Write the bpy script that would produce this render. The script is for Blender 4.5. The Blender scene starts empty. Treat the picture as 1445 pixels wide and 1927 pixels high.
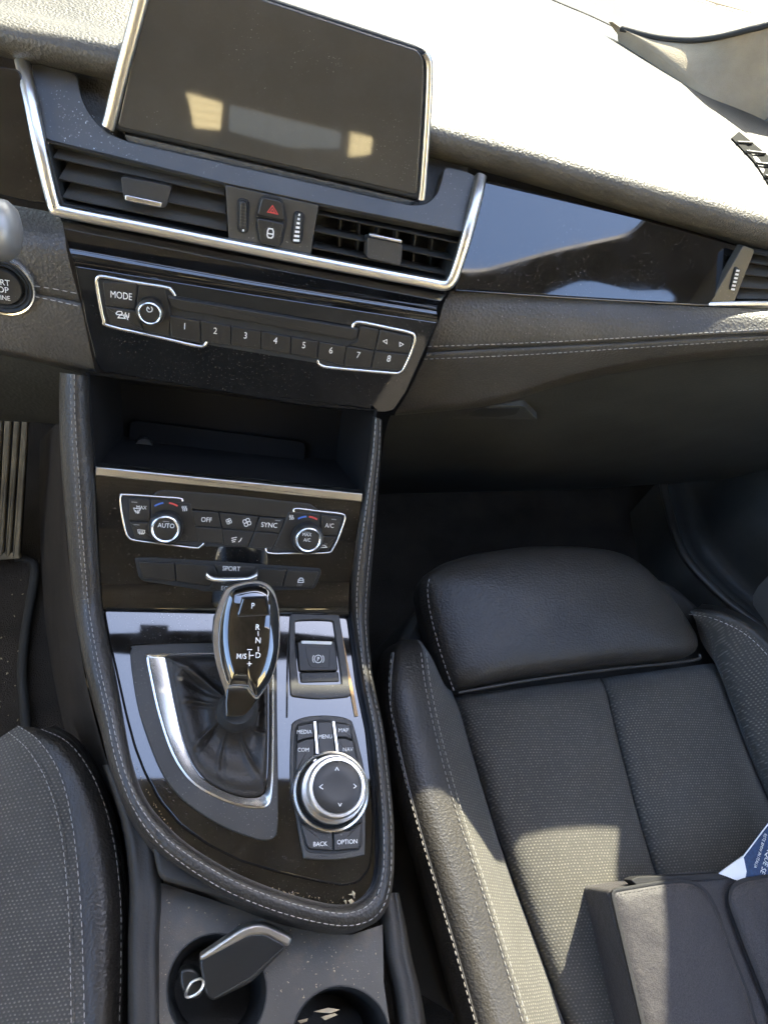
import bpy, bmesh, math, random
from mathutils import Vector, Matrix
random.seed(7)
sc = bpy.context.scene
R_ = math.radians
COL = sc.collection

# ------------------------------------------------------------------ camera
# X = towards passenger side, Y = towards windscreen, Z = up, metres; origin on the console beside the gear lever.
FPX, W, H = 1340.0, 1445.0, 1927.0
EX = Vector((5200, 370, 1340)).normalized()          # car axes seen in camera space (x right, y down, z ahead)
EY = Vector((-206.145, -1955.8, FPX)); EY = (EY - EX * EY.dot(EX)).normalized()
EZ = EX.cross(EY)
CAMPOS = Vector((-0.107, -0.21, 0.573))
def ray(px, py):
    c = Vector((px - W / 2, py - H / 2, FPX))
    return Vector((EX.dot(c), EY.dot(c), EZ.dot(c))).normalized()
_o = ray(600, 1320) * 0.62
CAMPOS = -_o
cam = bpy.data.cameras.new('camera'); camo = bpy.data.objects.new('camera', cam); COL.objects.link(camo)
cx_, cy_, cz_ = Vector((EX.x, EY.x, EZ.x)), Vector((-EX.y, -EY.y, -EZ.y)), Vector((-EX.z, -EY.z, -EZ.z))
camo.matrix_world = Matrix(((cx_.x, cy_.x, cz_.x, CAMPOS.x), (cx_.y, cy_.y, cz_.y, CAMPOS.y), (cx_.z, cy_.z, cz_.z, CAMPOS.z), (0, 0, 0, 1)))
cam.sensor_fit = 'VERTICAL'; cam.sensor_height = 24; cam.lens = 24 * FPX / H
cam.clip_start = 0.01; cam.clip_end = 500
sc.camera = camo

# ------------------------------------------------------------------ light
AZ, EL = R_(30), R_(45)                                # sun ahead and to the right
SUN = Vector((math.sin(AZ) * math.cos(EL), math.cos(AZ) * math.cos(EL), math.sin(EL)))
wd = bpy.data.worlds.new('World'); sc.world = wd; wd.use_nodes = True
nt = wd.node_tree; bg = nt.nodes['Background']
sky = nt.nodes.new('ShaderNodeTexSky'); sky.sky_type = 'NISHITA'; sky.sun_disc = False
sky.dust_density = 3.0; sky.ozone_density = 2.2; sky.air_density = 1.0; sky.sun_elevation = EL; sky.sun_rotation = AZ
nt.links.new(sky.outputs[0], bg.inputs[0]); bg.inputs[1].default_value = 0.105
sl = bpy.data.lights.new('sun', 'SUN'); sl.energy = 4.2; sl.angle = R_(0.53); sl.color = (1, 0.92, 0.78)
so = bpy.data.objects.new('sun', sl); COL.objects.link(so)
so.rotation_euler = (-SUN).to_track_quat('-Z', 'Y').to_euler(); so.location = (1, 1, 3)
vs = sc.view_settings; vs.view_transform = 'Standard'; vs.look = 'None'; vs.exposure = 4.25; vs.gamma = 1
vs.use_curve_mapping = False
sc.cycles.use_denoising = True
sc.cycles.use_adaptive_sampling = True; sc.cycles.adaptive_threshold = 0.04
sc.cycles.max_bounces = 6; sc.cycles.diffuse_bounces = 4; sc.cycles.glossy_bounces = 4; sc.cycles.transparent_max_bounces = 8
sc.cycles.sample_clamp_indirect = 8
sc.cycles.caustics_reflective = False; sc.cycles.caustics_refractive = False

# ------------------------------------------------------------------ materials
def mat(name, col, rough=0.5, metal=0.0, spec=0.5, coat=0.0, sheen=0.0, build=None):
    m = bpy.data.materials.new(name); m.use_nodes = True
    b = m.node_tree.nodes['Principled BSDF']
    b.inputs['Base Color'].default_value = (*col, 1) if len(col) == 3 else col
    b.inputs['Roughness'].default_value = rough; b.inputs['Metallic'].default_value = metal
    b.inputs['Specular IOR Level'].default_value = spec
    b.inputs['Coat Weight'].default_value = coat; b.inputs['Coat Roughness'].default_value = 0.03
    b.inputs['Sheen Weight'].default_value = sheen; b.inputs['Coat IOR'].default_value = 1.7
    if build: build(m.node_tree, b)
    return m
def N(nt, t, **kw):
    n = nt.nodes.new(t)
    for k, v in kw.items():
        if k in n.inputs: n.inputs[k].default_value = v
        else: setattr(n, k, v)
    return n
def coord(nt): return N(nt, 'ShaderNodeTexCoord').outputs['Object']
def ramp(nt, src, p0, p1, c0=(0, 0, 0, 1), c1=(1, 1, 1, 1)):
    r = N(nt, 'ShaderNodeValToRGB'); e = r.color_ramp.elements
    e[0].position, e[1].position, e[0].color, e[1].color = p0, p1, c0, c1
    nt.links.new(src, r.inputs[0]); return r.outputs[0]
def mixc(nt, fac, a, b):
    m = N(nt, 'ShaderNodeMix', data_type='RGBA')
    for s, v in ((m.inputs[0], fac), (m.inputs[6], a), (m.inputs[7], b)):
        if hasattr(v, 'is_linked'): nt.links.new(v, s)
        else: s.default_value = v
    return m.outputs[2]
def noise(nt, scale, detail=3, rough=0.6):
    n = N(nt, 'ShaderNodeTexNoise', Scale=scale, Detail=detail, Roughness=rough); nt.links.new(coord(nt), n.inputs['Vector']); return n.outputs[0]
def bump(nt, b, h, strength, dist, slot='Normal'):
    n = N(nt, 'ShaderNodeBump', Strength=strength, Distance=dist); nt.links.new(h, n.inputs['Height']); nt.links.new(n.outputs[0], b.inputs[slot])
def grain(scale=420, strength=0.6, dist=0.0005, dust=0.0, var=0.25, wr=0.0, wrs=28, dcol=(0.45, 0.42, 0.36, 1)):
    def f(nt, b):
        v = N(nt, 'ShaderNodeTexVoronoi', Scale=scale, Randomness=1.0); v.feature = 'F1'
        nz = N(nt, 'ShaderNodeTexNoise', Scale=scale * .5, Detail=2); nt.links.new(coord(nt), nz.inputs['Vector'])
        ad = N(nt, 'ShaderNodeVectorMath', operation='MULTIPLY_ADD'); nt.links.new(nz.outputs['Color'], ad.inputs[0]); ad.inputs[1].default_value = (.003,) * 3
        nt.links.new(coord(nt), ad.inputs[2]); nt.links.new(ad.outputs[0], v.inputs['Vector'])
        hgt = v.outputs['Distance']
        if wr:                                           # soft creases and sag on top of the grain
            wn = N(nt, 'ShaderNodeTexNoise', Scale=wrs, Detail=3, Roughness=.55, Distortion=.8); nt.links.new(coord(nt), wn.inputs['Vector'])
            wm = N(nt, 'ShaderNodeMath', operation='MULTIPLY_ADD'); nt.links.new(wn.outputs[0], wm.inputs[0]); wm.inputs[1].default_value = wr; nt.links.new(hgt, wm.inputs[2]); hgt = wm.outputs[0]
        bump(nt, b, hgt, strength, dist)
        c = b.inputs['Base Color'].default_value[:]
        big = noise(nt, 14, 4)
        c1 = mixc(nt, ramp(nt, big, .3, .7), tuple(x * (1 - var) for x in c[:3]) + (1,), tuple(x * (1 + var) for x in c[:3]) + (1,))
        if dust:
            sp = ramp(nt, noise(nt, 700, 1, .5), .69, .74)
            pt = ramp(nt, noise(nt, 9, 3), .45, .7)
            mm = N(nt, 'ShaderNodeMath', operation='MULTIPLY'); nt.links.new(sp, mm.inputs[0]); nt.links.new(pt, mm.inputs[1])
            m2 = N(nt, 'ShaderNodeMath', operation='MULTIPLY'); nt.links.new(mm.outputs[0], m2.inputs[0]); m2.inputs[1].default_value = dust
            c1 = mixc(nt, m2.outputs[0], c1, dcol)
        nt.links.new(c1, b.inputs['Base Color'])
    return f
def dusty(amount=0.5, film=0.02, rough0=0.03, rough1=0.12, speck=900):
    # settled dust: sparse pale specks, and a thin smeary film that dulls the gloss
    def f(nt, b):
        sp = ramp(nt, noise(nt, speck, 1, .5), .70, .74)
        pt = ramp(nt, noise(nt, 13, 3), .38, .72)
        mm = N(nt, 'ShaderNodeMath', operation='MULTIPLY'); nt.links.new(sp, mm.inputs[0]); nt.links.new(pt, mm.inputs[1])
        sm = ramp(nt, noise(nt, 38, 5, .7), .42, .75)
        fm = N(nt, 'ShaderNodeMath', operation='MULTIPLY'); nt.links.new(sm, fm.inputs[0]); fm.inputs[1].default_value = film
        ad = N(nt, 'ShaderNodeMath', operation='MULTIPLY_ADD'); nt.links.new(mm.outputs[0], ad.inputs[0]); ad.inputs[1].default_value = amount; nt.links.new(fm.outputs[0], ad.inputs[2])
        c = b.inputs['Base Color'].default_value[:]
        nt.links.new(mixc(nt, ad.outputs[0], c, (.5, .46, .4, 1)), b.inputs['Base Color'])
        mr = N(nt, 'ShaderNodeMapRange'); nt.links.new(sm, mr.inputs[0]); mr.inputs[3].default_value = rough0; mr.inputs[4].default_value = rough1
        m3 = N(nt, 'ShaderNodeMath', operation='MULTIPLY_ADD'); nt.links.new(mm.outputs[0], m3.inputs[0]); m3.inputs[1].default_value = .6; nt.links.new(mr.outputs[0], m3.inputs[2])
        nt.links.new(m3.outputs[0], b.inputs['Roughness'])
    return f
def weave(kx, ky, cdark, clight, bs=0.4, bd=0.0006, rot=0.0, thr=(.55, .95)):
    def f(nt, b):
        mp = N(nt, 'ShaderNodeMapping'); mp.inputs['Rotation'].default_value = (0, 0, rot); nt.links.new(coord(nt), mp.inputs[0])
        nz = N(nt, 'ShaderNodeTexNoise', Scale=60, Detail=1); nt.links.new(mp.outputs[0], nz.inputs['Vector'])
        ad = N(nt, 'ShaderNodeVectorMath', operation='MULTIPLY_ADD'); nt.links.new(nz.outputs['Color'], ad.inputs[0]); ad.inputs[1].default_value = (.002, .002, 0); nt.links.new(mp.outputs[0], ad.inputs[2])
        s = N(nt, 'ShaderNodeSeparateXYZ'); nt.links.new(ad.outputs[0], s.inputs[0])
        def M(op, a, b_=None, c_=None):
            m = N(nt, 'ShaderNodeMath', operation=op)
            for i, v in enumerate((a, b_, c_)):
                if v is None: continue
                if hasattr(v, 'is_linked'): nt.links.new(v, m.inputs[i])
                else: m.inputs[i].default_value = v
            return m.outputs[0]
        row = M('MULTIPLY', s.outputs[1], ky)
        fl = M('FLOOR', row); od = M('MULTIPLY', M('MODULO', M('ABSOLUTE', fl), 2.0), .5)
        cxn = M('ADD', M('MULTIPLY', s.outputs[0], kx), od)
        dx = M('SINE', M('MULTIPLY', M('FRACT', cxn), math.pi)); dy = M('SINE', M('MULTIPLY', M('FRACT', row), math.pi))
        h = M('MULTIPLY', dx, dy)
        wn = N(nt, 'ShaderNodeTexWhiteNoise', noise_dimensions='2D')
        cb = N(nt, 'ShaderNodeCombineXYZ'); nt.links.new(M('FLOOR', cxn), cb.inputs[0]); nt.links.new(fl, cb.inputs[1]); nt.links.new(cb.outputs[0], wn.inputs['Vector'])
        lvl = M('MULTIPLY_ADD', wn.outputs['Value'], .8, .25)
        fac = M('MULTIPLY', ramp(nt, h, *thr), lvl)
        base = mixc(nt, ramp(nt, noise(nt, 9, 4), .3, .7), tuple(x * .8 for x in cdark) + (1,), tuple(x * 1.25 for x in cdark) + (1,))
        nt.links.new(mixc(nt, fac, base, (*clight, 1)), b.inputs['Base Color'])
        bump(nt, b, h, bs, bd)
    return f
def cloth(nt, b):
    h1 = noise(nt, 800, 2, .7); h2 = noise(nt, 35, 3, .5)
    mm = N(nt, 'ShaderNodeMath', operation='MULTIPLY_ADD'); nt.links.new(h2, mm.inputs[0]); mm.inputs[1].default_value = 6.0; nt.links.new(h1, mm.inputs[2])
    bump(nt, b, mm.outputs[0], .7, .0006)
    c = b.inputs['Base Color'].default_value[:3]
    nt.links.new(mixc(nt, ramp(nt, h1, .35, .7), tuple(x * .7 for x in c) + (1,), tuple(x * 1.9 for x in c) + (1,)), b.inputs['Base Color'])
def paving_b(nt, b):
    nt.links.new(mixc(nt, ramp(nt, noise(nt, 1.1, 5, .65), .4, .62), (.028, .030, .029, 1), (.11, .095, .066, 1)), b.inputs['Base Color'])
def grubby(nt, b):
    grain(900, .25, .0002, dust=.35)(nt, b)
    src = b.inputs['Base Color'].links[0].from_socket
    nt.links.new(mixc(nt, ramp(nt, noise(nt, 30, 5, .7), .5, .78), src, (.12, .09, .055, 1)), b.inputs['Base Color'])
M_dash = mat('soft_dash_plastic', (.08, .072, .058), .5, spec=.45, build=grain(520, .8, .0006))
M_leather = mat('black_leather', (.034, .030, .025), .42, spec=.5, build=grain(430, .6, .0006, wr=.6, wrs=30))
M_leather2 = mat('dash_leather', (.055, .049, .040), .45, spec=.5, build=grain(430, .7, .0006, dust=.35, wr=.6, wrs=22))
M_boot = mat('gaiter_leather', (.022, .018, .014), .55, build=grain(420, .6, .0005, var=.08))
M_gloss = mat('piano_black', (.004, .004, .004), .04, spec=.5, coat=.5, build=dusty(.2, .014))
M_gloss2 = mat('piano_black_console', (.004, .004, .004), .04, spec=.5, coat=.7, build=dusty(.3, .02, .03, .09))
M_lever = mat('piano_black_lever', (.004, .004, .004), .03, spec=.6, coat=1, build=dusty(.15, .004, .02, .05))
M_screen = mat('screen_glass', (.055, .048, .037), .035, spec=1.0, build=dusty(.12, .02, .03, .05, 900))  # base colour lifted and warmed to stand in for veiling glare
M_plastic = mat('matt_black_plastic', (.036, .033, .028), .5, build=grain(900, .25, .0002, dust=.35))
M_slat = mat('vent_slat_grey', (.065, .059, .049), .5, build=grain(900, .2, .0002, dust=.3))
M_button = mat('button_plastic', (.02, .018, .015), .42, build=grain(900, .15, .0001, dust=.3))
M_satin = mat('satin_grey_plastic', (.05, .046, .039), .38, spec=.6, build=grain(900, .12, .0001, dust=1.0))
M_surround = mat('gear_surround_satin', (.034, .031, .026), .45, spec=.35, build=grain(900, .1, .0001, dust=.4))
M_chrome = mat('satin_chrome', (.82, .8, .76), .26, metal=1)
M_chrome2 = mat('bright_chrome', (.86, .84, .8), .3, metal=1)
M_brushed = mat('brushed_silver', (.62, .6, .56), .32, metal=1)
M_white = mat('white_print', (.75, .74, .7), .6)
M_grey = mat('grey_print', (.2, .2, .2), .6)
M_red = mat('red_print', (.55, .06, .05), .5)
M_blue = mat('blue_print', (.06, .14, .45), .5)
M_thread = mat('grey_thread', (.33, .31, .28), .8)
M_fabric = mat('seat_fabric', (.05, .047, .042), .85, sheen=.15, build=weave(290, 375, (.046, .042, .035), (.165, .15, .12), thr=(.55, 1.0)))
M_bag = mat('bag_cloth', (.024, .02, .019), .6, sheen=.1, build=cloth)
M_bagtrim = mat('bag_binding', (.011, .01, .01), .7, build=grain(900, .5, .0004))
M_carpet = mat('carpet', (.026, .02, .014), .95, build=grain(700, 1, .001, dust=.06, var=.5))
M_traydark = mat('recess_black', (.007, .0065, .006), .85, spec=.2)
M_rubber = mat('rubber', (.015, .015, .014), .7, build=grain(600, .4, .0004))
M_pedal = mat('pedal_rubber', (.22, .18, .115), .8, build=grain(200, .5, .0005, var=.5))
M_liner = mat('headliner', (.28, .265, .24), .9, build=grain(600, .4, .0004))
M_pillar = mat('pillar_cloth', (.30, .25, .175), .9, build=grain(800, .6, .0006))
M_bounce = mat('beige_bounce_shell', (.24, .23, .21), .8)  # lighter than real trim, so the unseen shell bounces fill light
M_paving = mat('worn_paving', (.06, .055, .045), .9, build=paving_b)
M_trimdark = mat('dark_trim', (.024, .021, .017), .6, build=grain(500, .4, .0004))
M_footwell = mat('footwell_plastic', (.038, .039, .035), .6, build=grain(300, .4, .0005, dust=.2))
M_tray = mat('tray_plastic', (.055, .049, .039), .45, build=grubby)
M_stalk = mat('stalk_grey', (.28, .27, .25), .4, metal=.5)
M_grille = mat('grille_black', (.006, .006, .005), .9, spec=.2)
M_key = mat('key_black', (.012, .012, .011), .38)
M_crumb = mat('crumbs', (.42, .34, .22), .9)
M_paper = mat('white_paper', (.75, .75, .74), .5)
M_wood = mat('amber_edge', (.4, .22, .07), .4)
def blue_print(nt, b):
    nt.links.new(mixc(nt, ramp(nt, noise(nt, 300, 4, .8), .35, .75), (.006, .02, .065, 1), (.02, .055, .14, 1)), b.inputs['Base Color'])
M_leaf = mat('blue_leaflet_print', (.02, .06, .17), .35, build=blue_print)
def thin_glass():
    m = bpy.data.materials.new('window_glass'); m.use_nodes = True; nt = m.node_tree
    nt.nodes.remove(nt.nodes['Principled BSDF']); o = nt.nodes['Material Output']
    t = N(nt, 'ShaderNodeBsdfTransparent'); g = N(nt, 'ShaderNodeBsdfGlossy'); g.inputs['Roughness'].default_value = .02
    d = N(nt, 'ShaderNodeBsdfDiffuse'); d.inputs[0].default_value = (.6, .6, .55, 1)
    l = N(nt, 'ShaderNodeFresnel', IOR=1.3); mx = N(nt, 'ShaderNodeMixShader'); m2 = N(nt, 'ShaderNodeMixShader')
    t.inputs[0].default_value = (.31, .325, .305, 1)
    fz = N(nt, 'ShaderNodeMath', operation='MULTIPLY'); nt.links.new(ramp(nt, noise(nt, 60, 4, .7), .5, .8), fz.inputs[0]); fz.inputs[1].default_value = .012
    nt.links.new(fz.outputs[0], m2.inputs[0]); nt.links.new(t.outputs[0], m2.inputs[1]); nt.links.new(d.outputs[0], m2.inputs[2])
    nt.links.new(l.outputs[0], mx.inputs[0]); nt.links.new(m2.outputs[0], mx.inputs[1]); nt.links.new(g.outputs[0], mx.inputs[2]); nt.links.new(mx.outputs[0], o.inputs[0])
    return m
M_glass = thin_glass()
def ground_b(nt, b):
    c = mixc(nt, ramp(nt, noise(nt, .7, 5, .6), .35, .65), (.10, .09, .07, 1), (.42, .36, .25, 1))
    nt.links.new(c, b.inputs['Base Color'])
M_ground = mat('gravelly_ground', (.3, .28, .24), .9, build=ground_b)
def wall_b(nt, b):
    w = N(nt, 'ShaderNodeTexWave', Scale=4.0); w.bands_direction = 'Z'; nt.links.new(coord(nt), w.inputs['Vector'])
    nt.links.new(mixc(nt, ramp(nt, w.outputs[0], .02, .12), (.22, .18, .085, 1), (.34, .29, .16, 1)), b.inputs['Base Color'])
M_reflpanel = mat('grey_reflection_panel', (.022, .03, .036), .8)  # for the added panel that reflects in the screen
M_wall = mat('cream_boards', (.6, .54, .35), .8, build=wall_b)

# ------------------------------------------------------------------ geometry helpers
def thing(name, label, cat, loc=(0, 0, 0), group=None, kind=None):
    o = bpy.data.objects.new(name, None); COL.objects.link(o); o.location = loc
    o.empty_display_size = .02
    if label: o['label'] = label
    if cat: o['category'] = cat
    if group: o['group'] = group
    if kind: o['kind'] = kind
    o['_base'] = tuple(loc)
    return o
def base_of(o):
    while o is not None:
        if '_base' in o: return Vector(o['_base'])
        o = o.parent
    return Vector((0, 0, 0))
def mesh(name, vs_, fs, m, parent=None, smooth=None, label=None, kind=None, cat=None, group=None):
    me = bpy.data.meshes.new(name)
    b = base_of(parent)
    me.from_pydata([tuple(Vector(v) - b) for v in vs_], [], fs); me.update()
    me.materials.append(m)
    bm = bmesh.new(); bm.from_mesh(me); bmesh.ops.recalc_face_normals(bm, faces=bm.faces); bm.to_mesh(me); bm.free()
    if smooth is not None:
        me.polygons.foreach_set('use_smooth', [True] * len(me.polygons))
        if smooth < 170: me.set_sharp_from_angle(angle=R_(smooth))
    o = bpy.data.objects.new(name, me); COL.objects.link(o)
    if parent: o.parent = parent
    if label: o['label'] = label
    if kind: o['kind'] = kind
    if cat: o['category'] = cat
    if group: o['group'] = group
    return o
class Pl:
    def __init__(s, o, elev=None, n=None):
        s.o = Vector(o)
        if n is None:
            e = R_(elev); n = Vector((0, -math.cos(e), math.sin(e)))
        s.n = Vector(n).normalized()
        s.u = (Vector((1, 0, 0)) - s.n * s.n.x).normalized(); s.v = s.n.cross(s.u)
    def P(s, px, py, h=0.0):
        d = ray(px, py); t = (s.o + s.n * h - CAMPOS).dot(s.n) / d.dot(s.n); return CAMPOS + d * t
    def L(s, px, py, h=0.0):
        p = s.P(px, py, h) - s.o; return (p.dot(s.u), p.dot(s.v))
    def W(s, a, b, h=0.0): return s.o + s.u * a + s.v * b + s.n * h
    def off(s, h): return Pl(s.o + s.n * h, n=s.n)
def PY(px, py, y):
    d = ray(px, py); return CAMPOS + d * ((y - CAMPOS.y) / d.y)
def PZ(px, py, z):
    d = ray(px, py); return CAMPOS + d * ((z - CAMPOS.z) / d.z)
def PX(px, py, x):
    d = ray(px, py); return CAMPOS + d * ((x - CAMPOS.x) / d.x)
def area2(p): return sum(p[i][0] * p[(i + 1) % len(p)][1] - p[(i + 1) % len(p)][0] * p[i][1] for i in range(len(p))) / 2
def fil(poly, r, n=4):
    out = []; k = len(poly)
    for i in range(k):
        a, b, c = Vector(poly[i - 1]), Vector(poly[i]), Vector(poly[(i + 1) % k])
        d1, d2 = (a - b), (c - b)
        r1 = min(r, d1.length * .45); r2 = min(r, d2.length * .45); rr = min(r1, r2)
        p, q = b + d1.normalized() * rr, b + d2.normalized() * rr
        for j in range(n + 1):
            t = j / n; out.append(tuple(p * (1 - t) ** 2 + b * 2 * t * (1 - t) + q * t * t))
    return out
def crom(pts, closed=False, n=6):
    P_ = [Vector(p) for p in pts]; k = len(P_); out = []
    for i in range(k if closed else k - 1):
        if closed: a, b, c, d = P_[i - 1], P_[i], P_[(i + 1) % k], P_[(i + 2) % k]
        else: a, b, c, d = P_[max(i - 1, 0)], P_[i], P_[i + 1], P_[min(i + 2, k - 1)]
        for j in range(n):
            t = j / n
            out.append(.5 * ((2 * b) + (c - a) * t + (2 * a - 5 * b + 4 * c - d) * t * t + (3 * b - a - 3 * c + d) * t ** 3))
    if not closed: out.append(P_[-1].copy())
    return out
def inset(poly, d):
    if abs(d) < 1e-9: return list(poly)
    sgn = 1 if area2(poly) > 0 else -1; k = len(poly); out = []
    for i in range(k):
        a, b, c = Vector(poly[i - 1]), Vector(poly[i]), Vector(poly[(i + 1) % k])
        e1, e2 = (b - a), (c - b)
        if e1.length < 1e-9: e1 = e2
        if e2.length < 1e-9: e2 = e1
        n1 = Vector((-e1.y, e1.x)).normalized() * sgn; n2 = Vector((-e2.y, e2.x)).normalized() * sgn
        m = n1 + n2
        if m.length < 1e-6: m = n1
        m = m.normalized(); s = 1 / max(.45, m.dot(n1)); out.append(tuple(b + m * d * s))
    return out
def layered(name, poly, pl, layers, m, parent=None, cap=True, botcap=False, smooth=40, scale=False, flat=True, **kw):
    # poly: 2D outline in plane axes; layers: (inset metres or scale factor, height)
    k = len(poly); vs_ = []; fs = []
    cxx = sum(p[0] for p in poly) / k; cyy = sum(p[1] for p in poly) / k
    for (d, h) in layers:
        q = [(cxx + (p[0] - cxx) * d, cyy + (p[1] - cyy) * d) for p in poly] if scale else inset(poly, d)
        vs_ += [pl.W(a, b, h) for a, b in q]
    for l in range(len(layers) - 1):
        for i in range(k):
            j = (i + 1) % k; fs.append((l * k + i, l * k + j, (l + 1) * k + j, (l + 1) * k + i))
    if cap: fs.append(tuple((len(layers) - 1) * k + i for i in range(k)))
    if botcap: fs.append(tuple(reversed(range(k))))
    o = mesh(name, vs_, fs, m, parent, smooth, **kw)
    if flat:
        for pg in o.data.polygons:
            if len(pg.vertices) == k and k > 4: pg.use_smooth = False
    return o
def prism(name, pix, pl, h0, h1, m, parent=None, r=0.0, b=0.0006, curve=False, n=4, **kw):
    poly = [pl.L(x, y, h1) for x, y in pix]
    if curve: poly = [tuple(p)[:2] for p in crom([(a, c, 0) for a, c in poly], True, 5)]
    elif r: poly = fil(poly, r, n)
    lay = [(0, h0), (0, h1 - b), (b * .35, h1 - b * .3), (b, h1)] if b else [(0, h0), (0, h1)]
    return layered(name, poly, pl, lay, m, parent, **kw)
def ringplate(name, outer, inner, pl, h0, h1, m, parent=None, b=.0006, drop=None, **kw):
    # plate with a hole: outer and inner 2D outlines with equal counts
    k = len(outer); vs_ = []; fs = []
    rows = [(outer, 0, h0), (outer, 0, h1 - b), (outer, b, h1), (inner, -b, h1), (inner, 0, h1 - b), (inner, 0, drop if drop is not None else h0)]
    for p, d, h in rows: vs_ += [pl.W(a, c, h) for a, c in inset(p, d)]
    for l in range(len(rows) - 1):
        for i in range(k):
            j = (i + 1) % k; fs.append((l * k + i, l * k + j, (l + 1) * k + j, (l + 1) * k + i))
    return mesh(name, vs_, fs, m, parent, 40, **kw)
def resample(pts, n, closed=False):
    P_ = [Vector(p) for p in pts]
    if closed: P_ = P_ + [P_[0]]
    ln = [0]
    for i in range(1, len(P_)): ln.append(ln[-1] + (P_[i] - P_[i - 1]).length)
    out = []; j = 0; m_ = n if closed else n - 1
    for i in range(n):
        t = ln[-1] * i / m_
        while j < len(P_) - 2 and ln[j + 1] < t: j += 1
        s = (t - ln[j]) / max(1e-12, ln[j + 1] - ln[j]); out.append(P_[j].lerp(P_[j + 1], min(1, max(0, s))))
    return out
def loft(name, rows, m, parent=None, n=40, smooth=60, closed=False, sub=0, spline=0, **kw):
    rr = [resample(crom(r, closed, 6) if spline else r, n, closed) for r in rows]
    if spline > 1:
        cols = [crom([r[i] for r in rr], False, spline) for i in range(n)]
        rr = [[cols[i][j] for i in range(n)] for j in range(len(cols[0]))]
    vs_ = [v for r in rr for v in r]; fs = []
    for l in range(len(rr) - 1):
        for i in range(n if closed else n - 1):
            j = (i + 1) % n; fs.append((l * n + i, l * n + j, (l + 1) * n + j, (l + 1) * n + i))
    return mesh(name, vs_, fs, m, parent, smooth, **kw)
def sweep(name, pts, ups, prof, m, parent=None, closed=False, caps=True, smooth=50, **kw):
    # prof: closed list of (side, up); ups: one vector or a list
    k = len(pts); P_ = [Vector(p) for p in pts]; vs_ = []; fs = []; q = len(prof)
    for i in range(k):
        t = (P_[(i + 1) % k] - P_[i - 1]) if closed else (P_[min(i + 1, k - 1)] - P_[max(i - 1, 0)])
        t.normalize(); up = Vector(ups[i] if isinstance(ups, list) else ups)
        s = t.cross(up).normalized(); u = s.cross(t)
        for a, b in prof: vs_.append(P_[i] + s * a + u * b)
    for i in range(k if closed else k - 1):
        j = (i + 1) % k
        for l in range(q): fs.append((i * q + l, i * q + (l + 1) % q, j * q + (l + 1) % q, j * q + l))
    if caps and not closed: fs += [tuple(range(q)), tuple(reversed([(k - 1) * q + l for l in range(q)]))]
    return mesh(name, vs_, fs, m, parent, smooth, **kw)
def circ(rx, ry=None, n=10): return [(rx * math.cos(2 * math.pi * i / n), (ry or rx) * math.sin(2 * math.pi * i / n)) for i in range(n)]
def pxline(pl, pix, h=0.0, n=5, sm=True):
    p = [pl.P(x, y, h) for x, y in pix]; return crom(p, False, n) if sm else p
def stitches(name, pts, up, parent, ln=.0034, gap=.0014, w=.00045, m=None, **kw):
    w *= .68
    P_ = [Vector(p) for p in pts]; tot = sum((P_[i + 1] - P_[i]).length for i in range(len(P_) - 1))
    k = max(2, int(tot / (ln + gap))); q = resample(P_, k * 4 + 1); vs_ = []; fs = []
    ul = up if isinstance(up, list) else None
    for i in range(k):
        a = q[i * 4]; b = a.lerp(q[i * 4 + 4], ln / (ln + gap) * random.uniform(.86, 1.06)); t = (b - a)
        if t.length < 1e-6: continue
        t.normalize()
        uv = Vector(ul[min(len(ul) - 1, int(i / k * len(ul)))]) if ul else Vector(up)
        s = t.cross(uv).normalized() * w; u = s.cross(t).normalized() * w * 1.1
        j = (random.random() - .5) * w * .5; a = a + s.normalized() * j
        o = len(vs_)
        for p, f in ((a, .5), (a.lerp(b, .25), 1), (a.lerp(b, .75), 1), (b, .5)):
            vs_ += [p - s * f - u * .3, p - s * f * .6 + u * f, p + s * f * .6 + u * f, p + s * f - u * .3]
        for l in range(3):
            for c in range(3): fs.append((o + l * 4 + c, o + l * 4 + c + 1, o + l * 4 + 4 + c + 1, o + l * 4 + 4 + c))
    return mesh(name, vs_, fs, m or M_thread, parent, 80, kind='stuff', **kw)
def lathe(name, c, ax, prof, m, parent=None, n=48, smooth=35, ref=(1, 0, 0), cap0=False, cap1=True, **kw):
    ax = Vector(ax).normalized(); u = (Vector(ref) - ax * Vector(ref).dot(ax)).normalized(); v = ax.cross(u); vs_ = []; fs = []
    for r, h in prof:
        for i in range(n):
            a = 2 * math.pi * i / n; vs_.append(Vector(c) + ax * h + (u * math.cos(a) + v * math.sin(a)) * r)
    for l in range(len(prof) - 1):
        for i in range(n): fs.append((l * n + i, l * n + (i + 1) % n, (l + 1) * n + (i + 1) % n, (l + 1) * n + i))
    if cap1: fs.append(tuple((len(prof) - 1) * n + i for i in range(n)))
    if cap0: fs.append(tuple(reversed(range(n))))
    return mesh(name, vs_, fs, m, parent, smooth, **kw)
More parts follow.
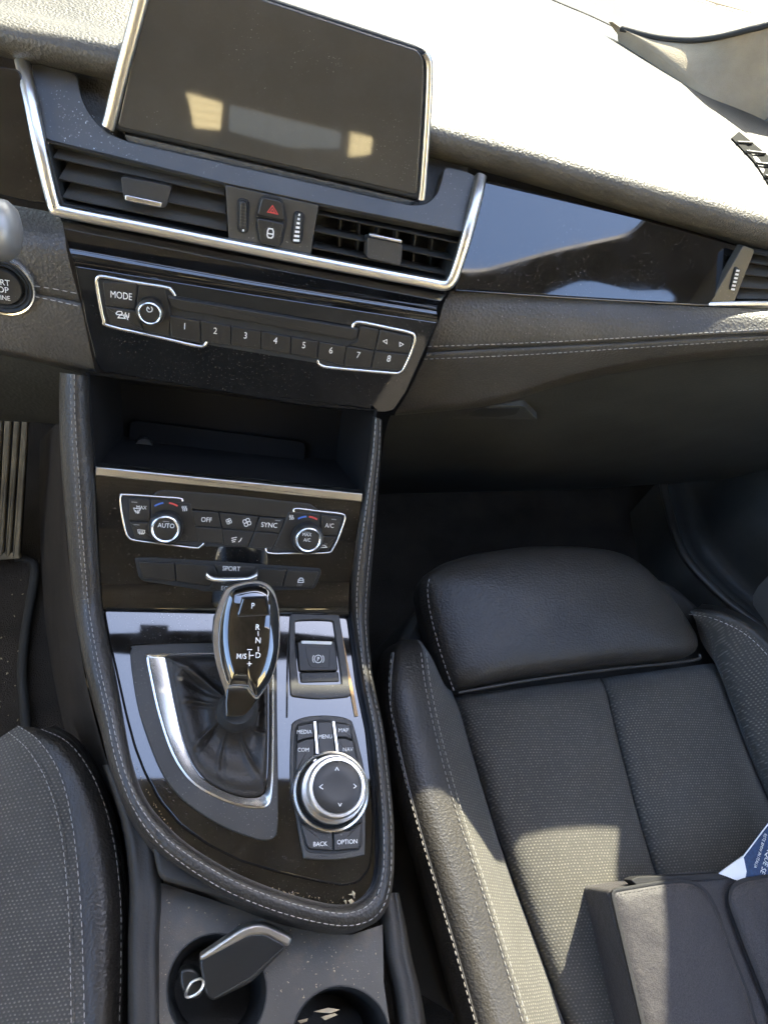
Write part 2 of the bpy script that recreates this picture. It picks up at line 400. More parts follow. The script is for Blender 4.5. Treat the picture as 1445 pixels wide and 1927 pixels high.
def ribbon(name, lines, pl, wpx, m, parent, h=.0002, **kw):
    vs_ = []; fs = []
    for ln in lines:
        cl = len(ln) > 2 and ln[0] == ln[-1]
        p = [Vector(pl.L(x, y, h)) for x, y in ln]
        if cl: p = p[:-1]
        k = len(p); x0, y0 = ln[0]
        w = (pl.P(x0 + wpx, y0, h) - pl.P(x0, y0, h)).length / 2
        o = len(vs_)
        for i in range(k):
            e1 = p[i] - p[i - 1] if (cl or i > 0) else p[1] - p[0]
            e2 = p[(i + 1) % k] - p[i] if (cl or i < k - 1) else e1
            n1 = Vector((-e1.y, e1.x)).normalized(); n2 = Vector((-e2.y, e2.x)).normalized(); mm = n1 + n2
            mm = n1 if mm.length < 1e-6 else mm.normalized(); d = mm * w / max(.4, mm.dot(n1))
            vs_ += [pl.W(*(p[i] + d), h), pl.W(*(p[i] - d), h)]
        for i in range(k if cl else k - 1):
            j = (i + 1) % k; fs.append((o + 2 * i, o + 2 * i + 1, o + 2 * j + 1, o + 2 * j))
    return mesh(name, vs_, fs, m, parent, **kw)
def cpx(x, y, r, a0=0, a1=360, n=16, ry=None):
    l = [(x + r * math.cos(R_(a0 + (a1 - a0) * i / n)), y - (ry or r) * math.sin(R_(a0 + (a1 - a0) * i / n))) for i in range(n + 1)]
    if a1 - a0 >= 360: l[-1] = l[0]
    return l
def text(s, pl, px, py, hp, m, parent, h=.0002, xs=.86, rot=0.0, name='lettering', bold=0.0):
    cu = bpy.data.curves.new(name, 'FONT'); cu.body = s; cu.align_x = 'CENTER'; cu.align_y = 'CENTER'
    hm = (pl.P(px, py - hp / 2, h) - pl.P(px, py + hp / 2, h)).length
    cu.size = hm / .70; cu.offset = bold * cu.size; cu.resolution_u = 3
    o = bpy.data.objects.new(name, cu); COL.objects.link(o)
    dg = bpy.context.evaluated_depsgraph_get(); dg.update()
    me = bpy.data.meshes.new_from_object(o.evaluated_get(dg))
    bpy.data.objects.remove(o); bpy.data.curves.remove(cu)
    xsv = [v.co.x for v in me.vertices]; ysv = [v.co.y for v in me.vertices]
    mx, my = (min(xsv) + max(xsv)) / 2, (min(ysv) + max(ysv)) / 2
    c = pl.P(px, py, h); ca, sa = math.cos(R_(rot)), math.sin(R_(rot)); b = base_of(parent)
    for v in me.vertices:
        x, y = (v.co.x - mx) * xs, v.co.y - my
        v.co = c + pl.u * (x * ca - y * sa) + pl.v * (x * sa + y * ca) - b
    me.materials.clear(); me.materials.append(m)
    ob = bpy.data.objects.new(name, me); COL.objects.link(ob); ob.parent = parent
    return ob
def box(name, x0, x1, y0, y1, z0, z1, m, parent=None, **kw):
    v = [(x, y, z) for x in (x0, x1) for y in (y0, y1) for z in (z0, z1)]
    return mesh(name, v, [(0, 1, 3, 2), (4, 6, 7, 5), (0, 4, 5, 1), (2, 3, 7, 6), (0, 2, 6, 4), (1, 5, 7, 3)], m, parent, **kw)
def solid_quad(name, pts, th, m, parent=None, bev=.001, **kw):
    # thick plate from a polygon of 3D points (thickness away from its normal)
    P_ = [Vector(p) for p in pts]; n = (P_[1] - P_[0]).cross(P_[2] - P_[0]).normalized()
    pl = Pl(P_[0], n=n); poly = [((p - pl.o).dot(pl.u), (p - pl.o).dot(pl.v)) for p in P_]
    return layered(name, poly, pl, [(0, -th), (0, -bev), (bev, 0)], m, parent, botcap=True, **kw)
def lerp2(a, b, t): return (a[0] + (b[0] - a[0]) * t, a[1] + (b[1] - a[1]) * t)

# ------------------------------------------------------------------ reference planes of the cockpit
G = Pl((0, 0, 0), 82)                                   # gear panel, nearly level
CL = Pl(G.P(420, 1150), 40)                             # climate panel
RA = Pl(CL.P(430, 735), 22)                             # radio panel
VE = Pl(RA.P(475, 535) + Vector((0, .016, .003)), 25)   # vent plane
UP = Pl(VE.P(510, 366), 52)                             # satin shelf above the vents
SD = Pl(UP.P(495, 312), 18)                             # screen
MT = Pl(VE.P(856, 543), 46)                             # passenger side gloss trim
SP = Pl((0, 0, -.13), 80)                               # passenger cushion
SDR = Pl((0, 0, -.115), 82)                             # driver cushion
FL = -.40                                               # floor height
def chord(pix, A, B, ha=0, hb=0):
    k = len(pix) - 1; return [A.P(x, y, ha).lerp(B.P(x, y, hb), i / k) for i, (x, y) in enumerate(pix)]

# ------------------------------------------------------------------ setting: ground, car shell
mesh('ground', [(-120, -120, -.95), (120, -120, -.95), (120, 120, -.95), (-120, 120, -.95)], [(0, 1, 2, 3)], M_ground, kind='structure')
floor = mesh('car_floor', [(-.8, -1.7, FL), (.95, -1.7, FL), (.95, .62, FL), (-.8, .62, FL), (-.8, .75, .05), (.95, .75, .05), (-.8, .78, .2), (.95, .78, .2)],
             [(0, 1, 2, 3), (3, 2, 5, 4), (4, 5, 7, 6)], M_carpet, kind='structure')
def fill2d(loops, to3, th, name, m, parent=None, **kw):
    # flat sheet with holes, given thickness along to3's third argument
    bm = bmesh.new(); es = []
    for lp in loops:
        vv = [bm.verts.new((a, b, 0)) for a, b in lp]
        for i in range(len(vv)): es.append(bm.edges.new((vv[i - 1], vv[i])))
    bmesh.ops.triangle_fill(bm, edges=es, use_beauty=True)
    bm.verts.index_update(); vs2 = [v.co.copy() for v in bm.verts]; fs2 = [tuple(v.index for v in f.verts) for f in bm.faces]; bm.free()
    n = len(vs2); V = [to3(v.x, v.y, 0) for v in vs2] + [to3(v.x, v.y, th) for v in vs2]
    F = fs2 + [tuple(i + n for i in reversed(f)) for f in fs2]; o = 0
    for lp in loops:
        k = len(lp)
        for i in range(k): F.append((o + i, o + (i + 1) % k, n + o + (i + 1) % k, n + o + i))
        o += k
    return mesh(name, V, F, m, parent, **kw)
GZ = lambda y: .74 - (y - .32) * .815                    # height of the windscreen plane at depth y
def car_roof():
    hole = [(-.5, -.065), (.25, -.085), (.32, -.075), (.43, -.015), (.54, .035), (.60, .23), (-.5, .23)]
    hole2 = [(.33, -.40), (.69, -.40), (.69, -.065), (.66, -.05), (.60, -.062), (.52, -.057), (.49, -.062), (.41, -.125)]
    fill2d([[(-.74, -1.65), (.72, -1.65), (.74, .27), (-.74, .27)], fil(hole, .02), fil(hole2, .01)], lambda a, b, c: (a, b, .781 + c), .008, 'car_roof', M_liner, kind='structure')
    head = [(.86, .27), (.575, .27), (.55, .40), (.508, .455), (.462, .495), (.43, .512), (.36, .514), (-.05, .514), (-.5, .50), (-.65, .42), (-.74, .27)]
    fill2d([head], lambda a, b, c: (a, b, GZ(b) + .004 + c), .02, 'header_sun_blocker', M_liner, kind='structure')  # unseen header, front edge shaped to keep sun off the console
    fill2d([[(.66, .268), (.705, .42), (.69, .52), (.74, .85), (.86, .85), (.86, .268)]], lambda a, b, c: (a, b, GZ(b) + .003 + c), .02, 'pillar_sun_blocker', M_liner, kind='structure')  # unseen plate, inner edge shaped to end the sun patch on the bag
    fill2d([[(-.70, .268), (-.72, .42), (-.78, .85), (-.9, .85), (-.88, .268)]], lambda a, b, c: (a, b, GZ(b) + .003 + c), .02, 'left_pillar', M_liner, kind='structure')
    d = thing('roof_crossbar', 'dark bar across the glass roof opening overhead', 'bar', (-.1, .16, .79), kind='structure')
    prof = [(-.52, .15, .165), (-.34, .15, .172), (-.2, .14, .18), (-.2, .125, .195), (-.15, .125, .195), (-.15, .14, .185), (.05, .135, .19), (.26, .15, .175), (.62, .155, .17)]
    V = []; F = []
    for x, a, b in prof: V += [(x, a, .785), (x, b, .785), (x, b, .80), (x, a, .80)]
    for i in range(len(prof) - 1):
        for l in range(4): F.append((i * 4 + l, i * 4 + (l + 1) % 4, i * 4 + 4 + (l + 1) % 4, i * 4 + 4 + l))
    mesh('bar', V, F, M_trimdark, d)
car_roof()
def doors():
    # right door plane x=.80 leaning in towards the roof, window opening above the belt line
    out = [(-1.65, FL - .2), (.95, FL - .2), (.95, .22), (.86, .295), (.27, .778), (-1.65, .80)]
    win = [(-1.2, .34), (-.30, .33), (-.28, .50), (-.32, .74), (-1.2, .74)]
    slot = [(.385, .448), (.452, .448), (.452, .484), (.385, .484)]  # slot cut into the shell to let a sun stripe onto the cushion
    xx = lambda z: .80 - max(0, z - .25) * .16
    fill2d([out, fil(win, .03), slot], lambda a, b, c: (xx(b) + c, a, b), .01, 'door_sun_blocker', M_bounce, kind='structure')  # unseen shell, closed far forward to block sun from the right cushion
    outl = [(-1.65, FL - .2), (.95, FL - .2), (.95, .30), (.40, .62), (.2, .80), (-1.65, .80)]
    winl = [(-1.2, .28), (.35, .28), (.12, .73), (-1.2, .73)]
    fill2d([outl, fil(winl, .03)], lambda a, b, c: (-xx(b) - .02 - c, a, b), .03, 'left_door_shell', M_bounce, kind='structure')
    rear = [(-.82, FL - .2), (.82, FL - .2), (.82, .3), (.68, .80), (-.70, .80), (-.82, .3)]
    winr = [[(-.235, .677), (-.126, .669), (-.128, .589), (-.206, .582), (-.218, .63)], [(.269, .662), (.347, .66), (.346, .606), (.271, .585)],
            [(-.105, .668), (.245, .655), (.245, .605), (.09, .578), (-.105, .592)]]
    box('reflection_panel', -.11, .33, -2.22, -2.2, .5, .95, M_reflpanel, kind='structure')  # made-up panel behind the car, there to reflect blue-grey in the screen
    fill2d([rear] + [fil(w, .008) for w in winr], lambda a, b, c: (a, -1.65 - c, b), .03, 'rear_wall', M_bounce, kind='structure')
    box('rear_seats', -.62, .62, -1.5, -1.1, FL, .02, M_trimdark, kind='structure')
    box('rear_seat_backs', -.62, .62, -1.62, -1.5, FL, .34, M_trimdark, kind='structure')
    box('cream_building', -9, 9, -9, -8.5, -.95, 5, M_wall, kind='structure')
doors()

# ------------------------------------------------------------------ dashboard
dash = thing('dashboard', 'wide dark grey dashboard with grained top pad, gloss trim and stitched leather lower edge', 'dashboard', (0, .3, .2))
row0 = [(-90, 85), (60, 120), (200, 150), (500, 222), (835, 303), (1000, 348), (1190, 403), (1330, 443), (1520, 497)]
Y0 = .309
base0 = [PY(x, y, Y0 + .006) for x, y in row0]
r1 = [PY(x, y - 12, Y0 - .010) for x, y in row0]
r2 = [PY(x, y - 38, Y0 - .014) for x, y in row0]
r3 = [PY(x, y - 64, Y0 - .008) for x, y in row0]
r35 = [PY(x, y - 86, Y0 + .007) for x, y in row0]
r4 = [PY(x, y - 104, Y0 + .027) for x, y in row0]
for _r in (base0, r1, r2, r3, r35, r4): _r.append(_r[-1] + Vector((.42, 0, -.01)))
tops = []
YCUT = [.80, .80, .80, .80, .79, .775, .748, .724, .70, .70]                # depth of the windscreen base along the pad
for f in (.12, .28, .5, .75, 1): tops.append([p + Vector((0, (yc - p.y) * f, .017 * (1 - math.exp(-(yc - p.y) * f / .07)) - .10 * (yc - p.y) * f)) for p, yc in zip(r4, YCUT)])
sweep('windscreen_seal', resample(crom(tops[-1], False, 6), 80), (0, 0, 1), circ(.004, .0022, 8), M_rubber, dash)
loft('light_leak_panel', [[p + Vector((0, .004, -.004)) for p in tops[-1]], [Vector((p.x, .80, .12)) for p in tops[-1]]], M_rubber, dash, n=40, smooth=60)  # hidden panel added to stop light leaking under the dash
pad_o = loft('top_pad', [base0, r1, r2, r3, r35, r4] + tops, M_dash, dash, n=90, smooth=170, spline=5)
from mathutils.bvhtree import BVHTree
_bm = bmesh.new(); _bm.from_mesh(pad_o.data); PADT = BVHTree.FromBMesh(_bm); _bm.free(); _pb = base_of(dash)
def onpad(px, py, h=0.0):                                # point of the pad surface seen at a pixel, lifted along z
    hit = PADT.ray_cast(CAMPOS - _pb, ray(px, py))[0]
    return hit + _pb + Vector((0, 0, h)) if hit else PZ(px, py, .33)
# satin shelf with the screen niche
shelf = [(84, 262), (424, 345), (600, 383), (887, 440), (897, 395), (904, 338), (880, 322), (836, 312), (832, 335), (822, 366), (802, 384), (772, 386), (600, 347), (400, 302), (240, 266), (205, 250), (178, 226), (160, 198), (150, 168), (146, 138), (58, 116)]
prism('shelf_panel', shelf, UP, -.012, 0, M_satin, dash, r=.004, n=2)
prism('screen_niche', [(100, 90), (880, 270), (880, 420), (100, 270)], UP, -.03, -.0125, M_dash, dash, b=0)
# chrome frame in a U around the vents
lft = chord([(40, 112), (56, 180), (76, 280), (98, 372)], UP, VE, .003, .004)
bot = [VE.P(x, y, .004) for x, y in [(104, 388), (118, 398), (300, 434), (475, 469), (650, 503), (800, 531), (836, 537), (850, 528)]]
rgt = chord([(860, 505), (880, 440), (896, 380), (906, 330)], VE, UP, .004, .003)
pth = crom(lft + bot + rgt, False, 6)
ups = [(VE.n * .8 + UP.n * .2)] * len(pth)
prof = [(-.0041, -.004), (-.0041, .0006), (-.0028, .0018), (0, .0023), (.0028, .0018), (.0041, .0006), (.0041, -.004)]
sweep('chrome_frame', pth, ups, prof, M_chrome2, dash, smooth=70)
# gloss ledge under the vents down to the radio panel
loft('gloss_ledge', [[RA.P(142, 500, .0), RA.P(475, 553, .0), RA.P(824, 606, .0)],
                     [RA.P(137, 486, .0015), RA.P(475, 541, .0015), RA.P(823, 596, .0015)],
                     [RA.P(131, 468, -.001), RA.P(475, 528, -.001), RA.P(821, 584, -.001)],
                     [RA.P(127, 452, -.006), RA.P(475, 514, -.006), RA.P(824, 574, -.006)],
                     [VE.P(112, 402, -.004), VE.P(475, 474, -.004), VE.P(846, 545, -.004)]], M_gloss, dash, n=40, smooth=80, spline=4)
# passenger gloss trim and left gloss trim
prism('gloss_trim', [(905, 335), (1190, 408), (1412, 470), (1333, 573), (1100, 560), (857, 544)], MT, -.01, 0, M_gloss, dash, r=.002)
prism('gloss_trim', [(-40, 120), (38, 130), (95, 384), (60, 380), (-40, 358)], Pl(VE.P(40, 250, -.006), 34), -.01, 0, M_gloss, dash, r=.004)
sweep('chrome_strip', pxline(MT, [(857, 546), (1100, 562), (1333, 575)], .0005), MT.n, circ(.0008), M_gloss, dash)
# passenger stitched leather
YB = MT.P(1100, 562).y
def lrow(pix, y): return [PY(px, py, y) for px, py in pix]
lea = [lrow([(848, 548), (1100, 564), (1333, 578), (1520, 584)], YB + .004),
       lrow([(834, 572), (1100, 582), (1333, 590), (1520, 592)], YB - .003),
       lrow([(828, 596), (1100, 602), (1333, 604), (1520, 602)], YB - .009),
       lrow([(818, 622), (1100, 622), (1333, 618), (1520, 612)], YB - .014),
       lrow([(805, 655), (1100, 643), (1333, 630), (1520, 622)], YB - .018),
       lrow([(803, 663), (1100, 648), (1333, 635), (1520, 626)], YB - .0155),
       lrow([(800, 671), (1100, 655), (1333, 640), (1520, 630)], YB - .018),
       lrow([(768, 738), (917, 735), (1068, 700), (1170, 678), (1333, 656), (1520, 645)], YB - .018),
       lrow([(745, 775), (917, 754), (1068, 710), (1170, 687), (1333, 664), (1520, 652)], YB - .016),
       lrow([(744, 782), (917, 764), (1068, 722), (1170, 700), (1333, 676), (1520, 664)], YB - .005)]
loft('leather_panel', lea, M_leather2, dash, n=60, smooth=170, spline=3)
stitches('stitching', crom(lrow([(805, 652), (1000, 645), (1200, 634), (1470, 617)], YB - .0192), False, 8), (0, -1, .2), dash)
stitches('stitching', crom(lrow([(798, 676), (1000, 667), (1200, 654), (1470, 637)], YB - .0192), False, 8), (0, -1, .2), dash)
# driver side leather round the start button
loft('leather_panel', [lrow([(-60, 372), (60, 392), (116, 404)], YB + .006), lrow([(-60, 404), (60, 424), (121, 432)], YB - .012),
                       lrow([(-60, 440), (60, 456), (126, 468)], YB - .024), lrow([(-60, 480), (60, 492), (134, 505)], YB - .03),
                       lrow([(-60, 545), (60, 548), (150, 562)], YB - .036), lrow([(-60, 551), (60, 554), (152, 570)], YB - .033), lrow([(-60, 557), (60, 560), (154, 578)], YB - .037),
                       lrow([(-60, 640), (60, 662), (178, 690)], YB - .05), lrow([(-60, 648), (60, 671), (182, 700)], YB - .046), lrow([(-60, 655), (60, 679), (186, 708)], YB - .02)],
     M_leather2, dash, n=40, smooth=170, spline=3)
stitches('stitching', lrow([(66, 538), (105, 544), (150, 553)], YB - .0365), (0, -1, .2), dash)
stitches('stitching', lrow([(66, 558), (105, 566), (152, 577)], YB - .0385), (0, -1, .2), dash)
# glove box face falling away into the footwell
loft('glovebox_face', [lrow([(735, 782), (917, 764), (1068, 722), (1170, 700), (1333, 676), (1560, 660)], YB - .006),
                       lrow([(728, 800), (917, 786), (1100, 745), (1333, 700), (1560, 685)], YB + .012),
                       lrow([(722, 830), (917, 822), (1100, 800), (1333, 770), (1560, 760)], YB + .045),
                       lrow([(716, 880), (917, 880), (1100, 868), (1333, 850), (1560, 840)], YB + .11),
                       lrow([(712, 930), (917, 925), (1100, 920), (1333, 905), (1560, 895)], YB + .22)], M_footwell, dash, n=50, smooth=170, spline=4)
GB = Pl(PY(920, 780, YB + .006), -20)
hd = prism('glovebox_handle', [(848, 788), (880, 765), (985, 764), (1012, 790)], GB, -.004, .003, M_footwell, dash, r=.004)
prism('handle_recess', [(885, 769), (978, 768), (970, 780), (935, 785), (880, 783)], GB, .002, .0035, M_rubber, hd, r=.002, b=.0002)
# knee panel left
loft('knee_panel', [lrow([(-60, 655), (60, 679), (150, 702)], YB - .025), lrow([(-60, 720), (60, 735), (150, 745)], YB + .0), lrow([(-60, 784), (60, 790), (150, 798)], YB + .04), lrow([(-60, 788), (60, 794), (150, 802)], YB + .12)],
     M_footwell, dash, n=20, smooth=170, spline=3)
# side demister grille in the dash end
gq = [(1374, 262), (1388, 250), (1470, 318), (1470, 398), (1446, 352), (1416, 306)]
dv = mesh('demister_grille', [onpad(x_, y_, .0015) for x_, y_ in gq] + [onpad(x_, y_, -.004) for x_, y_ in gq], [tuple(range(6))] + [(i, (i + 1) % 6, 6 + (i + 1) % 6, 6 + i) for i in range(6)], M_grille, dash)
for a, b in (((1384, 272), (1412, 273)), ((1400, 289), (1436, 293)), ((1420, 311), (1462, 316)), ((1436, 335), (1470, 340))):
    sweep('vane', [onpad(*a, .002), onpad(*b, .002)], (0, 0, 1), [(-.0009, -.001), (-.0009, .0012), (.0009, .0012), (.0009, -.001)], M_satin, dv)
# ------------------------------------------------------------------ air vents
def vent(label, quad, slats, tabpx, lippx, up=True, vanes=(), tag='air vents in the dashboard', pl=None):
    pl = pl or VE
    c = pl.P(sum(q[0] for q in quad) / 4, sum(q[1] for q in quad) / 4)
    t = thing('air_vent', label, 'air vent', tuple(c), tag)
    p2 = [pl.L(x, y, -.0005) for x, y in quad]
    p2 = fil(p2, .002, 2)
    layered('vent_box', p2, pl, [(-.0012, -.0004), (0, -.0008), (.0005, -.02), (.001, -.034)], M_rubber, t, cap=True)
    for (a, b) in slats:
        A, B = pl.P(*a, -.004), pl.P(*b, -.004)
        bk = -pl.n * .02 + Vector((0, 0, .011 if up else .002))
        th = Vector((0, 0, -.0016)); fr = Vector((0, 0, -.001)) - pl.n * .0008
        V = [A + fr, A, A + bk, A + bk + th, B + fr, B, B + bk, B + bk + th]
        V[2] += Vector((.004, 0, 0)); V[3] += Vector((.004, 0, 0))
        mesh('slat', V, [(0, 1, 5, 4), (1, 2, 6, 5), (2, 3, 7, 6), (3, 0, 4, 7), (0, 3, 2, 1), (4, 5, 6, 7)], M_slat, t)
    for a, b in vanes:
        A, B = pl.P(*a, -.026), pl.P(*b, -.026)
        sweep('vane', [A, B], pl.n, [(-.0006, -.006), (-.0006, .006), (.0006, .006), (.0006, -.006)], M_plastic, t)
    if tabpx:
        tb = prism('tab', tabpx, pl, -.012, .003, M_plastic, t, r=.0025)
        prism('chrome_lip', lippx, pl, .001, .005, M_chrome, tb, r=.0012)
    return t
vent('left centre air vent with wide slats and a silver edged tab, above the radio', [(90, 268), (424, 348), (432, 452), (119, 382)],
     [((101, 296), (422, 366)), ((111, 336), (424, 402)), ((118, 371), (427, 434))],
     [(227, 331), (324, 350), (314, 390), (300, 392), (240, 379), (232, 370)], [(236, 366), (306, 381), (303, 391), (235, 377)])
vent('right centre air vent with thin slats and a tab, beside the row of small switches', [(598, 387), (884, 441), (838, 527), (585, 483)],
     [((598, 402), (868, 458)), ((592, 434), (855, 490)), ((588, 466), (845, 518))],
     [(692, 446), (758, 459), (754, 500), (690, 486)], [(695, 439), (757, 452), (756, 458), (695, 445)], up=False,
     vanes=[((640, 396), (636, 480)), ((676, 404), (670, 488)), ((711, 412), (704, 496)), ((745, 420), (738, 504)), ((780, 428), (772, 510)), ((812, 436), (805, 517))])
MV = Pl(MT.P(1400, 540, .002), 24)
sv = vent('passenger side air vent cut by the right edge of the picture', [(1402, 474), (1520, 500), (1520, 570), (1380, 570)],
          [((1400, 492), (1520, 510)), ((1395, 515), (1520, 530)), ((1390, 540), (1520, 548)), ((1386, 562), (1520, 564))], None, None, pl=MV)
prism('vent_frame', [(1398, 462), (1420, 470), (1381, 569), (1336, 569)], MV, -.006, .002, M_satin, sv, r=.002)
sweep('chrome_strip', pxline(MV, [(1330, 575), (1400, 573), (1520, 573)], .002, sm=False), MV.n, [(-.003, -.002), (-.003, .001), (0, .002), (.003, .001), (.003, -.002)], M_chrome2, sv)
w_ = prism('thumbwheel', [(1384, 502), (1392, 506), (1384, 548), (1373, 546)], MV, .001, .004, M_button, sv, r=.002)
ribbon('wheel_marks', [[(1375 + i * 1.9, 544 - i * 7), (1382 + i * 1.7, 545 - i * 7)] for i in range(6)], MV, 3.2, M_white, w_, .0043)

# ------------------------------------------------------------------ small switch panel between the vents
sw = thing('hazard_switch_panel', 'small grey panel with hazard and door lock buttons between two thumbwheels', 'switch panel', tuple(VE.P(513, 416)))
prism('panel', [(425, 348), (600, 386), (583, 484), (431, 453)], VE, -.01, .001, M_satin, sw, r=.001)
VE1 = VE
for q, marks in (([(447, 371), (470, 376), (468, 441), (446, 437)], 'fine'), ([(553, 396), (575, 401), (568, 461), (546, 457)], 'ticks')):
    fr = prism('thumbwheel', q, VE, .001, .0022, M_rubber, sw, r=.004)
    cx0 = sum(p[0] for p in q) / 4; cy0 = sum(p[1] for p in q) / 4
    q2 = [(cx0 + (x - cx0) * .72, cy0 + (y - cy0) * .88) for x, y in q]
    prism('roller', q2, VE, .002, .005, M_button, fr, r=.003, b=.0016)
    dx = (q[3][0] - q[0][0]) / (q[3][1] - q[0][1])
    if marks == 'fine':
        ribbon('ridges', [[(cx0 - 6 + dx * k, cy0 + k - 1.5), (cx0 + 6 + dx * k, cy0 + k + 1)] for k in range(-24, 20, 6)], VE, 1.2, M_satin, fr, .0052)
        ribbon('wheel_marks', [[(cx0 - 1.5, cy0 + 27), (cx0 + 2, cy0 + 27.6)]], VE, 4, M_white, fr, .0053)
    else:
        ribbon('wheel_marks', [[(cx0 - 1.5 - i * .7 + dx * k, cy0 + k - 1), (cx0 + 1.5 + i * .7 + dx * k, cy0 + k)] for i, k in enumerate(range(-24, 28, 8))], VE, 4, M_white, fr, .0053)
prism('button_surround', [(492, 364), (534, 373), (542, 420), (528, 470), (486, 460), (478, 408)], VE, .001, .0018, M_rubber, sw, r=.006)
hb = prism('button', [(493, 369), (532, 378), (537, 417), (483, 406)], VE, .0015, .0045, M_button, sw, r=.003, b=.0012, label='hazard warning button with red triangle')
ribbon('symbol', [[(513, 387), (523, 403), (504, 399), (513, 387)], [(513, 393), (517.5, 400.5), (509, 398.7), (513, 393)]], VE, 1.7, M_red, hb, .0047)
lb = prism('button', [(482, 409), (537, 420), (525, 466), (489, 457)], VE, .0015, .0045, M_button, sw, r=.003, b=.0012, label='door lock button with car symbol')
ribbon('symbol', [cpx(509, 438, 11.5, 0, 360, 24)], VE, .9, M_satin, lb, .0047)
ribbon('car_symbol', [[(506, 430), (513, 431), (515, 436), (514, 445), (511, 448), (505, 447), (503, 443), (504, 434), (506, 430)], [(504, 439), (514, 441)]], VE, 2.4, M_white, lb, .0047)

# ------------------------------------------------------------------ display screen
ds = thing('display_screen', 'wide dark display screen with silver side trims standing on the dashboard', 'display screen', tuple(SD.P(495, 312)))
outl = [(196, 240), (400, 287), (600, 333), (792, 378), (800, 300), (808, 200), (812, 110), (798, 92), (720, 66), (505, -4), (272, -82), (262, -30), (240, 60), (215, 150)]
prism('housing', outl, SD, -.02, .0, M_rubber, ds, r=.004, b=.002)
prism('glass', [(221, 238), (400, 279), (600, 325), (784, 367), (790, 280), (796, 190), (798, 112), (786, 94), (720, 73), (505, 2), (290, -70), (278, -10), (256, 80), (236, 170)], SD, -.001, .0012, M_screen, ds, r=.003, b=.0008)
for ln in ([(203, 240), (208, 225), (226, 150), (250, 60), (268, -10), (282, -75)], [(793, 376), (797, 340), (804, 240), (808, 160), (808, 118), (800, 100)]):
    sweep('side_trim', pxline(SD, ln, .0015), SD.n, [(-.0042, -.012), (-.0042, .0005), (-.0025, .002), (.0025, .002), (.0042, .0005), (.0042, -.012)] if ln[0][0] < 400 else [(-.0022, -.012), (-.0022, .0005), (-.001, .0015), (.001, .0015), (.0022, .0005), (.0022, -.012)], M_brushed, ds)
mt_ = Pl(SD.P(500, 318), 40)
prism('screen_foot', [(235, 252), (600, 337), (780, 378), (770, 392), (600, 352), (240, 268)], SD, -.03, -.003, M_dash, ds)

# ------------------------------------------------------------------ start button and stalk at the left edge
KP = Pl(PY(8, 537, YB - .0365), 13)
sb = thing('start_button', 'round engine start stop button with chrome ring cut by the left edge', 'button', tuple(KP.P(6, 537)))
c0 = KP.P(6, 537); k0 = (KP.P(68, 537) - c0).length
lathe('chrome_ring', c0, KP.n, [(k0, -.004), (k0, .002), (k0 * .97, .0032), (k0 * .92, .0028), (k0 * .9, .001)], M_chrome, sb, cap1=False)
lathe('bezel', c0, KP.n, [(k0 * .92, .0015), (k0 * .86, .003), (k0 * .78, .001), (k0 * .73, .0022), (k0 * .66, .0005), (k0 * .62, -.002)], M_rubber, sb, cap1=True)
lathe('button_cap', c0, KP.n, [(k0 * .60, -.003), (k0 * .60, .002), (k0 * .57, .0032), (k0 * .3, .0026)], M_button, sb)
K3 = KP.off(.0034)
text('START', K3, -4, 530, 11, M_white, sb); text('STOP', K3, -2, 544, 11, M_white, sb); text('ENGINE', K3, -2, 559, 8.5, M_white, sb)
st = thing('steering_column_stalk', 'blurred grey metallic stalk end poking in at the left edge', 'stalk', tuple(PY(-10, 440, .16)))
ctr = PY(-6, 440, .16)
lathe('stalk_end', ctr + Vector((-.05, 0, 0)), Vector((1, .05, .02)), [(.012, 0), (.0165, .03), (.0175, .045), (.016, .056), (.012, .0605), (.005, .0625)], M_stalk, st, n=32, smooth=60)

# ------------------------------------------------------------------ radio panel
rp = thing('radio_panel', 'gloss black radio panel with numbered preset buttons and power knob', 'radio', tuple(RA.P(480, 640)))
prism('fascia', [(141, 499), (162, 608), (182, 686), (193, 700), (374, 731), (571, 764), (657, 772), (725, 777), (742, 772), (765, 738), (798, 664), (824, 606), (475, 553)], RA, -.03, .0, M_gloss, rp, r=.002, n=2, b=.0012)
def frame(pl, pix, parent, h=.001, w=.0009):
    p = crom([pl.P(x, y, h) for x, y in pix], False, 5)
    return sweep('chrome_outline', p, pl.n, [(-w, -.001), (-w, .0004), (0, .001), (w, .0004), (w, -.001)], M_chrome, parent, smooth=80)
def button(pl, pix, parent, h0=-.001, h1=.0022, r=.0008, b=.0006, **kw): return prism('button', pix, pl, h0, h1, M_button, parent, r=r, b=b, **kw)
prism('button_bed', [(186, 526), (313, 543), (326, 556), (674, 617), (772, 630), (778, 640), (760, 692), (745, 700), (630, 693), (600, 684), (385, 648), (207, 612), (196, 600), (184, 540)], RA, -.001, .0006, M_rubber, rp, r=.002, b=.0003)
frame(RA, [(330, 557), (322, 546), (312, 541), (250, 531), (196, 521), (184, 524), (183, 535), (188, 566), (196, 602), (207, 614), (300, 635), (369, 651), (384, 651), (391, 642)], rp, .0012, .0013)
frame(RA, [(663, 618), (668, 609), (680, 607), (730, 617), (770, 626), (780, 634), (777, 655), (762, 690), (752, 701), (735, 702), (631, 693), (604, 688), (597, 677)], rp, .0012, .0013)
b1 = button(RA, [(194, 531), (259, 533), (255, 582), (199, 574)], rp); text('MODE', RA, 229, 556, 13, M_white, b1, .0024, .74)
b2 = button(RA, [(199, 577), (255, 585), (270, 622), (208, 611)], rp)
